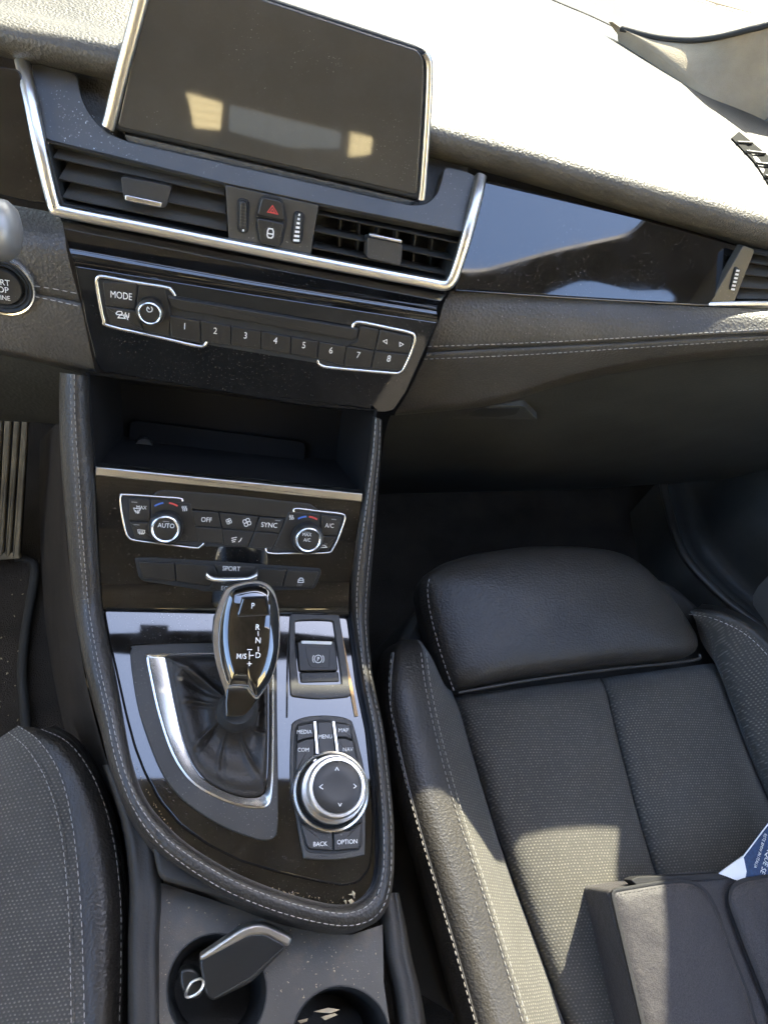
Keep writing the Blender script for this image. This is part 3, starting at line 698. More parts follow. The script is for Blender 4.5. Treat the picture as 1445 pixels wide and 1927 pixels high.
ribbon('symbol', [[(219, 590), (222, 586), (229, 586), (231, 590), (228, 592), (221, 592), (219, 590)], [(223, 598), (226, 593), (233, 593), (236, 599), (223, 598)], [(239, 592), (241, 602)], [(237, 588), (236, 593), (238, 597)], [(243, 589), (243, 594), (242, 598)]], RA, 2, M_white, b2, .0024)
button(RA, [(262, 533), (310, 543), (322, 592), (318, 632), (273, 623), (256, 585)], rp, h1=.0015)
kc = RA.P(284, 584, .002); kr = (RA.P(311, 584) - RA.P(284, 584)).length
kb = lathe('knob', kc, RA.n, [(kr, -.002), (kr, .004), (kr * .95, .006), (kr * .82, .0065), (kr * .8, .006)], M_button, rp, cap1=False)
lathe('chrome_ring', kc, RA.n, [(kr * .82, .005), (kr * .8, .0074), (kr * .74, .0078), (kr * .68, .0074), (kr * .66, .006)], M_chrome, kb, cap1=False)
lathe('knob_cap', kc, RA.n, [(kr * .68, .006), (kr * .3, .0064)], M_button, kb)
KN = RA.off(.0088)
ribbon('power_symbol', [cpx(282, 582, 5.2, 120, 420, 14), [(278, 577), (282, 582)]], KN, 1.5, M_white, kb, 0)
prism('slot_cover', [(316, 558), (340, 563), (674, 619), (672, 634), (662, 640), (338, 583), (324, 578)], RA, -.001, .0035, M_button, rp, r=.001)
tops_ = [(318, 594), (377, 604), (435, 614), (492, 624), (548, 634), (600, 643), (652, 652), (705, 661), (771, 668)]
bots_ = [(322, 634), (379, 643), (435, 649), (491, 658), (547, 667), (597, 674), (647, 688), (698, 692), (757, 698)]
for i in range(8):
    a, b, c, d = tops_[i], tops_[i + 1], bots_[i + 1], bots_[i]
    bb = button(RA, [(a[0] + 1, a[1]), (b[0] - 1, b[1]), (c[0] - 1, c[1]), (d[0] + 1, d[1])], rp)
    text(str(i + 1), RA, (a[0] + b[0] + c[0] + d[0]) / 4 - 1, (a[1] + b[1] + c[1] + d[1]) / 4 - 5, 12, M_white, bb, .0024)
button(RA, [(678, 614), (713, 621), (705, 659), (655, 650), (672, 642)], rp, h1=.0016)
ab = button(RA, [(716, 621), (774, 634), (771, 665), (707, 658)], rp)
ribbon('arrow_symbol', [[(728, 639), (728, 647), (721, 642), (728, 639)], [(752, 644), (752, 652), (759, 648), (752, 644)]], RA, 1.3, M_white, ab, .0024)

# ------------------------------------------------------------------ centre console body
INN = [(167, 708), (171, 800), (180, 895), (184, 1010), (190, 1092), (194, 1143), (204, 1205), (217, 1264), (231, 1340), (247, 1429), (273, 1503), (316, 1556), (358, 1592), (400, 1619), (447, 1645), (526, 1677), (610, 1700), (652, 1703), (685, 1690), (707, 1660), (714, 1610), (712, 1540), (707, 1470), (697, 1370), (680, 1289), (667, 1200), (660, 1150), (660, 1100), (672, 1000), (684, 935), (694, 860), (702, 783)]
OUT = [(114, 701), (113, 797), (119, 905), (127, 1000), (134, 1075), (140, 1135), (150, 1200), (162, 1265), (185, 1345), (207, 1440), (243, 1530), (292, 1597), (340, 1633), (388, 1663), (437, 1690), (520, 1723), (605, 1745), (665, 1750), (712, 1733), (735, 1690), (741, 1625), (740, 1545), (733, 1465), (721, 1365), (702, 1285), (694, 1200), (693, 1150), (697, 1090), (706, 990), (711, 915), (717, 850), (718, 790)]
def pof(i): return CL if (i <= 5 or i >= 26) else G
def smooth3(p, it=3):
    for _ in range(it): p = [p[0]] + [(p[i - 1] + p[i] * 2 + p[i + 1]) / 4 for i in range(1, len(p) - 1)] + [p[-1]]
    return p
def railrow(t, h, it=6):
    pts = [pof(i).P(*lerp2(INN[i], OUT[i], t), h) for i in range(len(INN))]
    p = crom(pts, False, 6)
    return smooth3(p, it)
con = thing('centre_console', 'black centre console with padded leather rim, gloss gear panel and cup holders', 'console', (-.07, -.05, -.3))
rows = [railrow(-.04, -.012), railrow(0, -.002), railrow(.05, .003), railrow(.18, .0072), railrow(.38, .0095), railrow(.55, .0095), railrow(.75, .0072), railrow(.92, .003), railrow(1.0, -.002)]
o_ = railrow(1.02, -.012)
rows += [o_, [p + Vector((0, .0, -.05)) for p in o_], [p + Vector((0, .02, -.32)) for p in o_]]
loft('padded_rim', rows, M_leather, con, n=200, smooth=170, spline=0)
def railstitch(t0, t1, h):
    pts = []; k = len(INN)
    for i in range(k):
        f = min(1, max(0, (i - 7) / 6)); t = t0 + (t1 - t0) * f
        pts.append(pof(i).P(*lerp2(INN[i], OUT[i], t), h))
    p = smooth3(crom(pts, False, 6), 6)
    nn = [(CL.n if (i / 6 <= 5 or i / 6 >= 26) else G.n) for i in range(len(p))]
    stitches('stitching', p, nn, con, .0036, .0013, .00042)
railstitch(.50, .34, .0104); railstitch(.62, .84, .0072 + .0012)
# gloss panel bed and plate
inn2 = [(x + 2, y) if i < 16 else (x - 2, y) for i, (x, y) in enumerate(INN)]
bed = [(193, 1144)] + INN[6:26] + [(661, 1158)]
prism('gloss_bed', [lerp2(INN[i], OUT[i], .15) for i in range(5, 27)], G, -.03, -.0045, M_gloss2, con, b=.001)
prism('gloss_plate', [(194, 1147), (205, 1208), (219, 1268), (236, 1345), (252, 1405), (270, 1452), (300, 1508), (337, 1552), (392, 1591), (452, 1621), (526, 1643), (600, 1660), (645, 1667), (676, 1662), (697, 1636), (702, 1600), (704, 1540), (700, 1470), (690, 1375), (672, 1289), (661, 1205), (655, 1161), (420, 1152)], G, -.006, 0, M_gloss2, con, r=.004, n=3, b=.0018)
# storage recess above the bar
rec = [(168, 705), (705, 775), (684, 932), (180, 880)]
p2 = [CL.L(x, y) for x, y in rec]
layered('storage_tray', p2, CL, [(-.002, 0), (.0, -.002), (.004, -.05), (.012, -.085)], M_traydark, con, smooth=40)
trp = CL.off(-.079)
prism('tray_insert', [(245, 790), (575, 832), (570, 905), (240, 868)], CL, -.086, -.078, M_traydark, con, r=.006)
# side walls of the cup holder bay and the tray with two wells
TB = Pl((0, 0, -.062), 88)
def ell(pl, x, y, rx, ry, n=40):
    return [pl.L(x + rx * math.cos(2 * math.pi * i / n), y + ry * math.sin(2 * math.pi * i / n)) for i in range(n)]
w1, w2 = ell(TB, 408, 1865, 94, 108), ell(TB, 642, 1955, 92, 100)
tray_out = [TB.L(x, y) for x, y in [(300, 1660), (420, 1700), (560, 1745), (660, 1760), (720, 1740), (722, 1850), (742, 1990), (745, 2150), (300, 2150), (300, 1800)]]
fill2d([tray_out, w1, w2], lambda a, b, c: TB.W(a, b, c), -.003, 'cup_tray', M_tray, con)
for w in (w1, w2):
    layered('cup_well', w, TB, [(-.0012, -.0002), (.0004, .0004), (.0012, -.001), (.003, -.03), (.006, -.06)], M_rubber, con, smooth=60)
def grow(pix, h): return [G.P(x_, y_, h) for x_, y_ in pix]
loft('console_flank', [grow([(235, 1440), (300, 1560), (307, 1650), (310, 1700), (307, 1800), (313, 2150)], -.075), grow([(233, 1440), (296, 1556), (303, 1650), (305, 1700), (302, 1800), (308, 2150)], -.05), grow([(225, 1440), (282, 1560), (294, 1650), (295, 1720), (293, 1800), (299, 2150)], -.036),
     grow([(210, 1440), (258, 1560), (272, 1650), (272, 1720), (270, 1800), (274, 2150)], -.036), grow([(196, 1440), (232, 1550), (246, 1650), (246, 1720), (244, 1800), (246, 2150)], -.05), grow([(192, 1440), (226, 1550), (240, 1650), (240, 1720), (238, 1800), (238, 2150)], -.2)], M_trimdark, con, n=50, smooth=170, spline=3)
loft('console_flank', [grow([(705, 1680), (714, 1740), (721, 1800), (741, 1900), (757, 2150)], -.075), grow([(709, 1680), (718, 1740), (726, 1800), (746, 1900), (764, 2150)], -.05), grow([(722, 1680), (731, 1740), (738, 1800), (757, 1900), (780, 2150)], -.037),
     grow([(738, 1680), (746, 1740), (753, 1800), (772, 1900), (800, 2150)], -.037), grow([(748, 1680), (760, 1740), (770, 1800), (792, 1900), (826, 2150)], -.05), grow([(750, 1680), (764, 1740), (775, 1800), (798, 1900), (832, 2150)], -.2)], M_trimdark, con, n=50, smooth=170, spline=3)
prism('bay_wall', [(300, 1655), (420, 1690), (560, 1735), (700, 1745), (735, 1700), (730, 1600), (280, 1560)], G.off(-.012), -.1, -.002, M_trimdark, con, r=.006, b=.003)
cn = thing('round_cover', 'small round cover in the storage recess above the silver bar', 'cover', tuple(trp.P(272, 838)))
cr = (trp.P(288, 838) - trp.P(272, 838)).length
lathe('disc', trp.P(272, 838, .004), CL.n, [(cr, -.004), (cr, .003), (cr * .9, .004), (cr * .8, .0035), (cr * .78, .003)], M_plastic, cn)

# ------------------------------------------------------------------ climate panel
cp = thing('climate_panel', 'gloss black climate control panel with two chrome ringed dials under a silver bar', 'climate control', tuple(CL.P(430, 1010)))
loft('fascia', [[CL.P(179, 890, -.004), CL.P(683, 940, -.004)], [CL.P(180, 895), CL.P(682, 945)], [CL.P(186, 1000), CL.P(670, 1030)], [CL.P(190, 1085), CL.P(659, 1085)], [CL.P(192, 1112, .0006), CL.P(657, 1112, .0006)], [CL.P(194, 1132, .0025), CL.P(656, 1138, .0025)], [G.P(195, 1146, .0024), G.P(656, 1158, .0024)], [G.P(195, 1151, -.002), G.P(656, 1164, -.002)]], M_gloss2, cp, n=24, smooth=60, spline=3)
prism('silver_bar', [(180, 878), (683, 929), (682, 945), (180, 895)], CL, -.01, .006, M_chrome, cp, r=.0005, b=.0008)
prism('raised_plate', [(287, 934), (295, 925), (308, 922), (430, 931), (545, 944), (583, 948), (602, 962), (540, 976), (360, 958)], CL, -.002, .0012, M_button, cp, r=.002, b=.0008)
bedp = [(229, 933), (338, 939), (360, 960), (536, 976), (553, 960), (644, 969), (647, 974), (636, 1012), (617, 1038), (507, 1039), (466, 1030), (374, 1028), (254, 1015), (242, 1008), (236, 995)]
prism('button_bed', bedp, CL, -.002, .0006, M_rubber, cp, r=.0015, b=.0003)
frame(CL, [(344, 943), (339, 938), (300, 935), (236, 931), (228, 934), (228, 954), (236, 996), (243, 1011), (256, 1017), (310, 1024), (367, 1031), (377, 1029), (384, 1022)], cp, .0012, .0009)
frame(CL, [(553, 963), (558, 957), (600, 962), (642, 967), (649, 973), (647, 985), (636, 1014), (627, 1032), (616, 1040), (560, 1041), (508, 1041), (500, 1031)], cp, .0012, .0009)
def cb(pix, **kw): return button(CL, pix, cp, h0=0, h1=.0024, **kw)
x = cb([(243, 938), (282, 940), (283, 981), (244, 979)]); text('MAX', CL, 267, 955, 6.5, M_white, x, .0026, .9)
ribbon('defrost_symbol', [[(252, 956), (265, 958), (261, 964), (255, 963), (252, 956)], [(256, 960), (257, 966)], [(259, 960), (260, 967)], [(262, 960), (262, 966)]], CL, 1.2, M_white, x, .0026)
ribbon('lamp_mark', [[(248, 944.5), (259, 945.5)]], CL, 2, M_grey, x, .0026)
x = cb([(244, 982), (282, 984), (294, 1016), (255, 1012)])
ribbon('rear_defrost_symbol', [[(260, 997), (273, 998), (272, 1004), (261, 1003), (260, 997)], [(263, 999), (264, 1006)], [(266, 999), (267, 1006)], [(269, 999), (270, 1006)]], CL, 1.3, M_white, x, .0026)
ribbon('lamp_mark', [[(252, 987), (263, 988)]], CL, 2, M_grey, x, .0026)
x = cb([(285, 940), (359, 947), (375, 1020), (296, 1015), (284, 983)], h_=None) if False else button(CL, [(285, 940), (359, 947), (375, 1020), (296, 1015), (284, 983)], cp, h0=0, h1=.0016)
ribbon('cold_mark', [cpx(313, 988, 41, 97, 122, 6, 42)], CL, 3.2, M_blue, x, .0018)
ribbon('warm_mark', [cpx(313, 988, 41, 58, 82, 6, 42)], CL, 3.2, M_red, x, .0018)
ribbon('seat_heat_symbol', [[(344 + i * 3.4, 952), (343 + i * 3.4, 955), (345.5 + i * 3.4, 958), (344.5 + i * 3.4, 962)] for i in range(3)], CL, 1.2, M_white, x, .0018)
ribbon('sensor_ring', [cpx(347, 1012, 6, 0, 360, 14)], CL, 1, M_satin, x, .0018)
def dial(px, py, ro, rr, lines, label):
    c = CL.P(px, py, .0015); r0_ = (CL.P(px + ro, py) - CL.P(px, py)).length; r1_ = r0_ * rr
    d = lathe('dial', c, CL.n, [(r0_, -.002), (r0_, .004), (r0_ * .97, .007), (r0_ * .9, .0085), (r1_, .009), (r1_ * .98, .008)], M_button, cp, cap1=False, label=label)
    lathe('chrome_ring', c, CL.n, [(r1_, .007), (r1_ * .99, .0098), (r1_ * .92, .0104), (r1_ * .82, .0098), (r1_ * .79, .0085)], M_chrome, d, cap1=False)
    lathe('dial_cap', c, CL.n, [(r1_ * .82, .0085), (r1_ * .4, .009)], M_button, d)
    pl2 = CL.off(.0107)
    for s, yy, hh in lines: text(s, pl2, px, yy, hh, M_white, d, 0)
    ribbon('lamp_mark', [[(px - 6, py - 9), (px + 6, py - 8)]], pl2, 1.8, M_grey, d, 0)
dial(313, 990, 32.5, .83, [('AUTO', 989, 8.5)], 'left dial marked AUTO')
dial(578, 1010, 30, .79, [('MAX', 1006, 6.3), ('A/C', 1016, 6.3)], 'right dial marked MAX A/C')
x = cb([(361, 961), (411, 965), (417, 993), (367, 990)]); text('OFF', CL, 389, 978, 9, M_white, x, .0026)
button(CL, [(367, 992), (418, 995), (421, 1024), (375, 1020)], cp, h0=0, h1=.0018)
x = cb([(413, 965), (487, 972), (478, 999), (419, 994)])
def fan(cx1, cy1, r): return [cpx(cx1 + r * .55 * math.cos(R_(a)), cy1 + r * .55 * math.sin(R_(a)), r * .45, 0, 360, 8) for a in (20, 110, 200, 290)]
ribbon('small_fan_symbol', fan(431, 981, 5.5), CL, 1.1, M_white, x, .0026); ribbon('large_fan_symbol', fan(465, 983, 8), CL, 1.3, M_white, x, .0026)
x = button(CL, [(419, 996), (478, 1001), (466, 1030), (422, 1025)], cp, h0=0, h1=.0018)
ribbon('air_flow_symbol', [[(436, 1013), (446, 1011)], [(436, 1017), (445, 1015)], [(437, 1020), (443, 1019)], [(449, 1020), (453, 1017), (455, 1012)]], CL, 1.5, M_white, x, .002)
x = cb([(489, 973), (535, 978), (526, 1003), (480, 999)]); text('SYNC', CL, 507, 988, 9, M_white, x, .0026, .9)
ribbon('lamp_mark', [[(518, 979), (528, 980)]], CL, 2, M_grey, x, .0026)
button(CL, [(480, 1001), (525, 1005), (511, 1032), (468, 1030)], cp, h0=0, h1=.0018)
x = button(CL, [(544, 963), (603, 968), (601, 1036), (513, 1036), (527, 1004)], cp, h0=0, h1=.0016)
ribbon('cold_mark', [cpx(578, 1009, 36, 92, 118, 6, 37)], CL, 3.2, M_blue, x, .0018)
ribbon('warm_mark', [cpx(578, 1009, 36, 58, 84, 6, 37)], CL, 3.2, M_red, x, .0018)
ribbon('seat_heat_symbol', [[(546 + i * 2.8, 969), (545 + i * 2.8, 972), (547 + i * 2.8, 975), (546 + i * 2.8, 978)] for i in range(3)], CL, 1.1, M_white, x, .0018)
x = cb([(605, 969), (643, 974), (634, 1008), (604, 1007)]); text('A/C', CL, 620, 989, 8, M_white, x, .0026)
ribbon('lamp_mark', [[(624, 977), (633, 978)]], CL, 2, M_grey, x, .0026)
x = cb([(604, 1009), (633, 1010), (617, 1037), (602, 1037)]); text('A  M', CL, 609, 1024, 5, M_grey, x, .0026)
ribbon('car_symbol', [[(600, 1030), (604, 1026), (611, 1026), (615, 1030), (600, 1030)]], CL, 1.6, M_white, x, .0026)

# ------------------------------------------------------------------ drive mode switches
dm = thing('drive_mode_switches', 'dark switch bar with sport and eco lettering and a silver rocker behind the gear lever', 'switch bar', tuple(CL.P(430, 1082)))
prism('switch_bed', [(253, 1050), (290, 1050), (430, 1058), (603, 1070), (605, 1078), (594, 1106), (586, 1110), (520, 1112), (380, 1114), (372, 1110), (270, 1094), (261, 1086)], CL, -.002, .0012, M_rubber, dm, r=.002, b=.0008)
for q in ([(262, 1058), (328, 1060), (332, 1094), (270, 1089)], [(330, 1060), (402, 1065), (410, 1080), (392, 1103), (334, 1094)], [(486, 1070), (539, 1073), (530, 1104), (492, 1102), (480, 1080)]):
    button(CL, q, dm, h0=0, h1=.003)
x = button(CL, [(541, 1073), (600, 1077), (588, 1106), (532, 1104)], dm, h0=0, h1=.003, label='stability control button with car symbol')
ribbon('car_symbol', [[(561, 1096), (562, 1091), (565, 1088), (569, 1088), (571, 1091), (571, 1096), (561, 1096)], [(562, 1092), (571, 1092)]], CL, 1.7, M_white, x, .0032); text('OFF', CL, 564, 1101, 4.5, M_grey, x, .0032)
x = prism('rocker_bed', [(404, 1062), (482, 1067), (472, 1078), (450, 1112), (392, 1110), (410, 1078)], CL, 0, .002, M_button, dm, r=.002)
text('SPORT', CL, 436, 1070, 8.5, M_white, x, .0022); text('ECO', CL, 427, 1107, 8, M_white, x, .0022)
rk = [CL.P(x_, y_, h_) for x_, y_, h_ in [(388, 1082, .008), (394, 1087, .0095), (404, 1091, .010), (430, 1092, .0105), (460, 1091, .010), (474, 1088, .0095), (484, 1083, .008)]]
rk = crom(rk, False, 6); kk = len(rk)
V = []; F = []
for i, p in enumerate(rk):
    e = abs(i / (kk - 1) - .5) * 2; r_ = .0026 + .0016 * max(0, (e - .6) / .4)
    for j in range(10): a = j / 10 * 2 * math.pi; V.append(p + CL.v * r_ * math.sin(a) + CL.n * r_ * math.cos(a))
for i in range(kk - 1):
    for j in range(10): F.append((i * 10 + j, i * 10 + (j + 1) % 10, i * 10 + 10 + (j + 1) % 10, i * 10 + 10 + j))
F += [tuple(range(10)), tuple((kk - 1) * 10 + j for j in range(10))]
mesh('silver_rocker', V, F, M_chrome, dm, 60)

# ------------------------------------------------------------------ gear selector with surround, gaiter and lever
gs = thing('gear_selector', 'gloss black automatic gear lever with silver edge rising from a leather gaiter', 'gear lever', tuple(G.P(440, 1400)))
sur_o = [(246, 1236), (249, 1222), (262, 1215), (400, 1211), (505, 1214), (519, 1226), (521, 1340), (523, 1498), (522, 1560), (514, 1578), (496, 1582), (473, 1577), (421, 1557), (368, 1525), (326, 1487), (295, 1435), (263, 1345), (250, 1275)]
sur_i = [(278, 1243), (280, 1236), (288, 1233), (400, 1231), (500, 1233), (512, 1242), (514, 1340), (513, 1445), (509, 1500), (501, 1517), (487, 1521), (452, 1517), (410, 1502), (368, 1478), (339, 1445), (317, 1400), (297, 1335), (284, 1275)]
so2 = [tuple(v)[:2] for v in crom([(*G.L(*p), 0) for p in sur_o], True, 4)]
si2 = [tuple(v)[:2] for v in crom([(*G.L(*p), 0) for p in sur_i], True, 4)]
ringplate('surround', so2, si2, G, -.002, .0028, M_surround, gs, b=.0008)
sil_i = [(311, 1243), (311, 1238), (312, 1234), (400, 1232), (496, 1236), (505, 1246), (506, 1340), (505, 1430), (501, 1484), (494, 1497), (480, 1502), (452, 1500), (415, 1487), (382, 1466), (358, 1432), (341, 1385), (328, 1330), (318, 1280)]
sl2 = [tuple(v)[:2] for v in crom([(*G.L(*p), 0) for p in sil_i], True, 4)]
k = len(si2); V = [G.W(a, b, .0034) for a, b in inset(si2, -.0004)] + [G.W(a, b, .0040) for a, b in inset(si2, .001)] + [G.W(a, b, .0030) for a, b in inset(si2, .0022)] + [G.W(a, b, .0008) for a, b in sl2]
F = [(l * k + i, l * k + (i + 1) % k, (l + 1) * k + (i + 1) % k, (l + 1) * k + i) for l in range(3) for i in range(k)]
mesh('silver_trim', V, F, M_chrome, gs, 40)
# gaiter: folded leather cone
NB = 144
ring0 = resample([G.W(a, b, -.0025) for a, b in inset(sl2, .0004)], NB, True)
LV = Pl(G.P(465, 1330, .045), 60)
topc = LV.P(446, 1338, -.018); TOPH = (topc - G.o).dot(G.n)
def ellring(c, rx, ry, n): return [c + G.u * rx * math.cos(a) + G.v * ry * math.sin(a) for a in (2 * math.pi * i / n for i in range(n))]
er = ellring(topc, .0135, .013, NB)
# align start of rings
st_ = min(range(NB), key=lambda i: -((ring0[i] - G.o).dot(G.u)) - 2 * abs((ring0[i] - topc).dot(G.v)) * -1 if False else (ring0[i] - topc).normalized().dot(-G.u))
ring0 = ring0[st_:] + ring0[:st_]
if ((ring0[NB // 4] - topc).dot(G.v)) > 0: ring0 = list(reversed(ring0)); 
mrows = []
def pleat(a, s):
    v = 0
    for c, w, q in ((-2.55, .10, .0045), (-1.9, .07, .0022), (-1.25, .08, .003), (-.62, .10, .0045), (.2, .09, .002), (2.35, .12, .005), (2.8, .07, .0028), (1.3, .10, .002)):
        d = (a - c + .25 * (s - .5) + math.pi) % (2 * math.pi) - math.pi
        w *= .62; v += 1.15 * q * (math.exp(-(d / w) ** 2) - .7 * math.exp(-((d - 1.9 * w) / w) ** 2))
    return v
for s_, hh, fold in ((0, .001, 0), (.04, .006, .0), (.12, .0115, .2), (.22, .0135, .5), (.34, .0125, .8), (.46, .010, 1), (.58, .0085, 1), (.70, .0085, 1), (.82, .012, .8), (.93, .020, .4), (1, TOPH + .002, .0), (1.25, TOPH + .006, 0)):
    rw = []
    for i in range(NB):
        a = ring0[i]; dd = (a - topc); ang = math.atan2(dd.dot(G.v), dd.dot(G.u))
        b = topc + (G.u * math.cos(ang) * .0135 + G.v * math.sin(ang) * .013)
        b = b - G.n * (b - G.o).dot(G.n); a0 = a - G.n * (a - G.o).dot(G.n)
        p = a0.lerp(b, s_) + G.n * (hh - .0025 + fold * pleat(ang, s_))
        rw.append(p)
    mrows.append(rw)
V = [v for r in mrows for v in r]; F = [(l * NB + i, l * NB + (i + 1) % NB, (l + 1) * NB + (i + 1) % NB, (l + 1) * NB + i) for l in range(len(mrows) - 1) for i in range(NB)] + [tuple((len(mrows) - 1) * NB + i for i in range(NB))]
gt = mesh('gaiter', V, F, M_boot, gs, 170)
sd = gt.modifiers.new('s', 'SUBSURF'); sd.levels = sd.render_levels = 2
# gaiter seams
for ang_i in (0.60, 0.84, .16, .36):
    i = int(ang_i * NB); stitches('gaiter_seam', [mrows[l][i] + G.n * .0006 for l in range(0, 7)], G.n, gs, .002, .0012, .0003, M_rubber)
lathe('lever_collar', topc - G.n * .004, G.n, [(.0150, -.004), (.0158, 0), (.0158, .006), (.014, .009), (.012, .014)], M_rubber, gs, n=32)
# lever head
out = [(452, 1097), (470, 1093), (488, 1093), (507, 1101), (520, 1121), (527, 1160), (527, 1215), (520, 1256), (508, 1286), (488, 1314), (470, 1338), (456, 1348), (430, 1348), (426, 1330), (424, 1305), (416, 1280), (407, 1250), (402, 1215), (402, 1180), (409, 1146), (423, 1112), (438, 1101)]
ol = [tuple(v)[:2] for v in crom([(*LV.L(*p), 0) for p in out], True, 3)]
layered('silver_band', ol, LV, [(.985, -.0115), (1.0, -.009), (1.0, -.003), (.985, .0)], M_brushed, gs, scale=True, smooth=60, flat=False)
lv = layered('lever_body', ol, LV, [(.45, -.058), (.62, -.045), (.80, -.032), (.93, -.02), (.985, -.0105), (.98, -.002)], M_key, gs, scale=True, smooth=60, botcap=True, flat=False)
face = [(453, 1101), (472, 1097), (488, 1097), (505, 1105), (518, 1124), (525, 1160), (525, 1214), (518, 1255), (506, 1285), (487, 1311), (479, 1312), (468, 1297), (464, 1293), (440, 1292), (431, 1293), (424, 1277), (416, 1250), (411, 1215), (412, 1178), (419, 1144), (431, 1115), (441, 1105)]
fl = [tuple(v)[:2] for v in crom([(*LV.L(*p), 0) for p in face], True, 3)]
layered('lever_face', fl, LV, [(1.0, -.003), (.985, .0012), (.94, .003), (.8, .0055), (.6, .0072), (.35, .008)], M_lever, gs, scale=True, smooth=80, flat=False)
low = [(427, 1296), (464, 1296), (470, 1301), (479, 1314), (488, 1314), (472, 1337), (458, 1349), (426, 1350), (424, 1322)]
prism('lever_neck', low, LV, -.03, .0012, M_lever, gs, r=.002, b=.001)
sweep('neck_line', pxline(LV, [(429, 1294), (445, 1292), (464, 1294), (470, 1301), (480, 1313), (487, 1312)], .0022), LV.n, circ(.0007, n=6), M_chrome2, gs)
LT = LV.off(.0086)
pb = prism('park_button', [(457, 1125), (502, 1123), (508, 1155), (505, 1158), (448, 1160), (447, 1156)], LV, .002, .0088, M_lever, gs, r=.0012, b=.0012)
sweep('button_outline', pxline(LV, [(448, 1159), (456, 1124), (502, 1122), (509, 1157), (448, 1160)], .0078, sm=False), LV.n, circ(.0005, n=6), M_plastic, gs)
text('P', LT, 476.5, 1140, 10.5, M_white, pb, .0005, bold=.01)
for s, x_, y_ in (('R', 485.5, 1180), ('N', 486, 1205), ('D', 486, 1233)): text(s, LT, x_, y_, 10.5, M_white, gs, .0003, .95, bold=.01)
text('M/S', LT, 455, 1235, 10, M_white, gs, .0003, .9, bold=.01)
ribbon('gate_lines', [[(486, 1188), (486.3, 1197)], [(486.3, 1217), (486.5, 1226)], [(465.5, 1222.5), (475, 1222.5)], [(465, 1249), (474, 1249)], [(469.5, 1244.5), (469.5, 1248.3)], [(469.5, 1249.7), (469.5, 1253.5)], [(469.8, 1225.5), (469.6, 1241)], [(469.7, 1233.5), (478, 1233.5)]], LT, 1.6, M_white, gs, .0003)
prism('side_button', [(402, 1162), (411, 1146), (414, 1150), (408, 1175), (408, 1222), (404, 1222), (399, 1205)], LV.off(-.006), -.004, .004, M_plastic, gs, r=.002, b=.0015)

# ------------------------------------------------------------------ parking brake switch
pk = thing('parking_brake_switch', 'black parking brake switch with circled P symbol in a recessed housing', 'switch', tuple(G.P(598, 1240)))
ho = [(545, 1166), (548, 1157), (558, 1153), (592, 1152), (626, 1154), (636, 1158), (639, 1168), (650, 1240), (659, 1303), (657, 1310), (648, 1313), (601, 1316), (556, 1312), (548, 1308), (546, 1300), (543, 1230)]
hi = [(555, 1178), (556, 1171), (562, 1169), (590, 1168), (618, 1169), (625, 1171), (627, 1178), (636, 1240), (642, 1284), (640, 1288), (633, 1289), (601, 1290), (568, 1289), (562, 1288), (561, 1283), (556, 1230)]
o2 = [tuple(v)[:2] for v in crom([(*G.L(*p), 0) for p in ho], True, 3)]; i2 = [tuple(v)[:2] for v in crom([(*G.L(*p), 0) for p in hi], True, 3)]
ringplate('housing', o2, i2, G, -.002, .0022, M_plastic, pk, b=.0007, drop=-.016)
prism('recess_floor', hi, G, -.018, -.013, M_plastic, pk, b=0)
PBk = Pl(G.P(598, 1245, .003), 74)
bt = prism('switch_cap', [(559, 1207), (630, 1207), (637, 1262), (563, 1263)], PBk, -.02, .001, M_button, pk, r=.002, b=.001)
prism('white_edge', [(567, 1205.5), (625, 1207), (624, 1213), (568, 1211)], PBk, .0, .0018, M_paper, bt, r=.0006, b=.0003)
prism('thumb_dish', [(574, 1217), (621, 1218), (620, 1256), (588, 1257), (581, 1251)], PBk, .0, .0013, M_button, bt, r=.002, b=.0004)
prism('switch_cap', [(564, 1265), (637, 1264), (639, 1283), (566, 1285)], PBk, -.02, .0005, M_button, pk, r=.0016, b=.001)
ribbon('symbol', [cpx(599, 1240, 7.2, 0, 360, 20), cpx(599, 1240, 10.6, 140, 220, 8), cpx(599, 1240, 10.6, -40, 40, 8)], PBk, 1.3, M_white, bt, .0016)
text('P', PBk, 599.3, 1240, 8, M_white, bt, .0016, bold=.01)
sweep('gold_edge', pxline(G, [(635, 1163), (648, 1230), (660, 1290), (671, 1348)], .0012), G.n, [(-.0014, -.001), (-.0014, .0003), (.0014, .0006), (.0014, -.001)], M_wood, pk)
sweep('groove_edge', pxline(G, [(543, 1195), (541, 1260), (540, 1350)], .0006), G.n, [(-.0007, -.001), (-.0007, .0003), (.0007, .0003), (.0007, -.001)], M_rubber, pk)

# ------------------------------------------------------------------ rotary controller
rc = thing('rotary_controller', 'silver ringed rotary controller with arrow marks among menu buttons', 'rotary knob', tuple(G.P(625, 1490)))
ro = [(547, 1400), (549, 1370), (553, 1358), (575, 1349), (606, 1346), (637, 1348), (658, 1354), (665, 1364), (676, 1405), (687, 1460), (688, 1540), (687, 1600), (680, 1611), (628, 1618), (577, 1616), (570, 1606), (558, 1540), (547, 1470)]
prism('housing', ro, G, -.002, .0022, M_plastic, rc, curve=True, b=.0008)
prism('button_bed', [(553, 1400), (556, 1368), (562, 1361), (606, 1353), (652, 1361), (659, 1368), (671, 1410), (681, 1470), (682, 1590), (676, 1600), (628, 1608), (582, 1605), (574, 1597), (562, 1540), (553, 1470)], G, .001, .0026, M_rubber, rc, r=.003, b=.0004)
def ib(pix, h1=.005, **kw): return prism('button', pix, G, .002, h1, M_button, rc, r=.001, b=.0008, **kw)
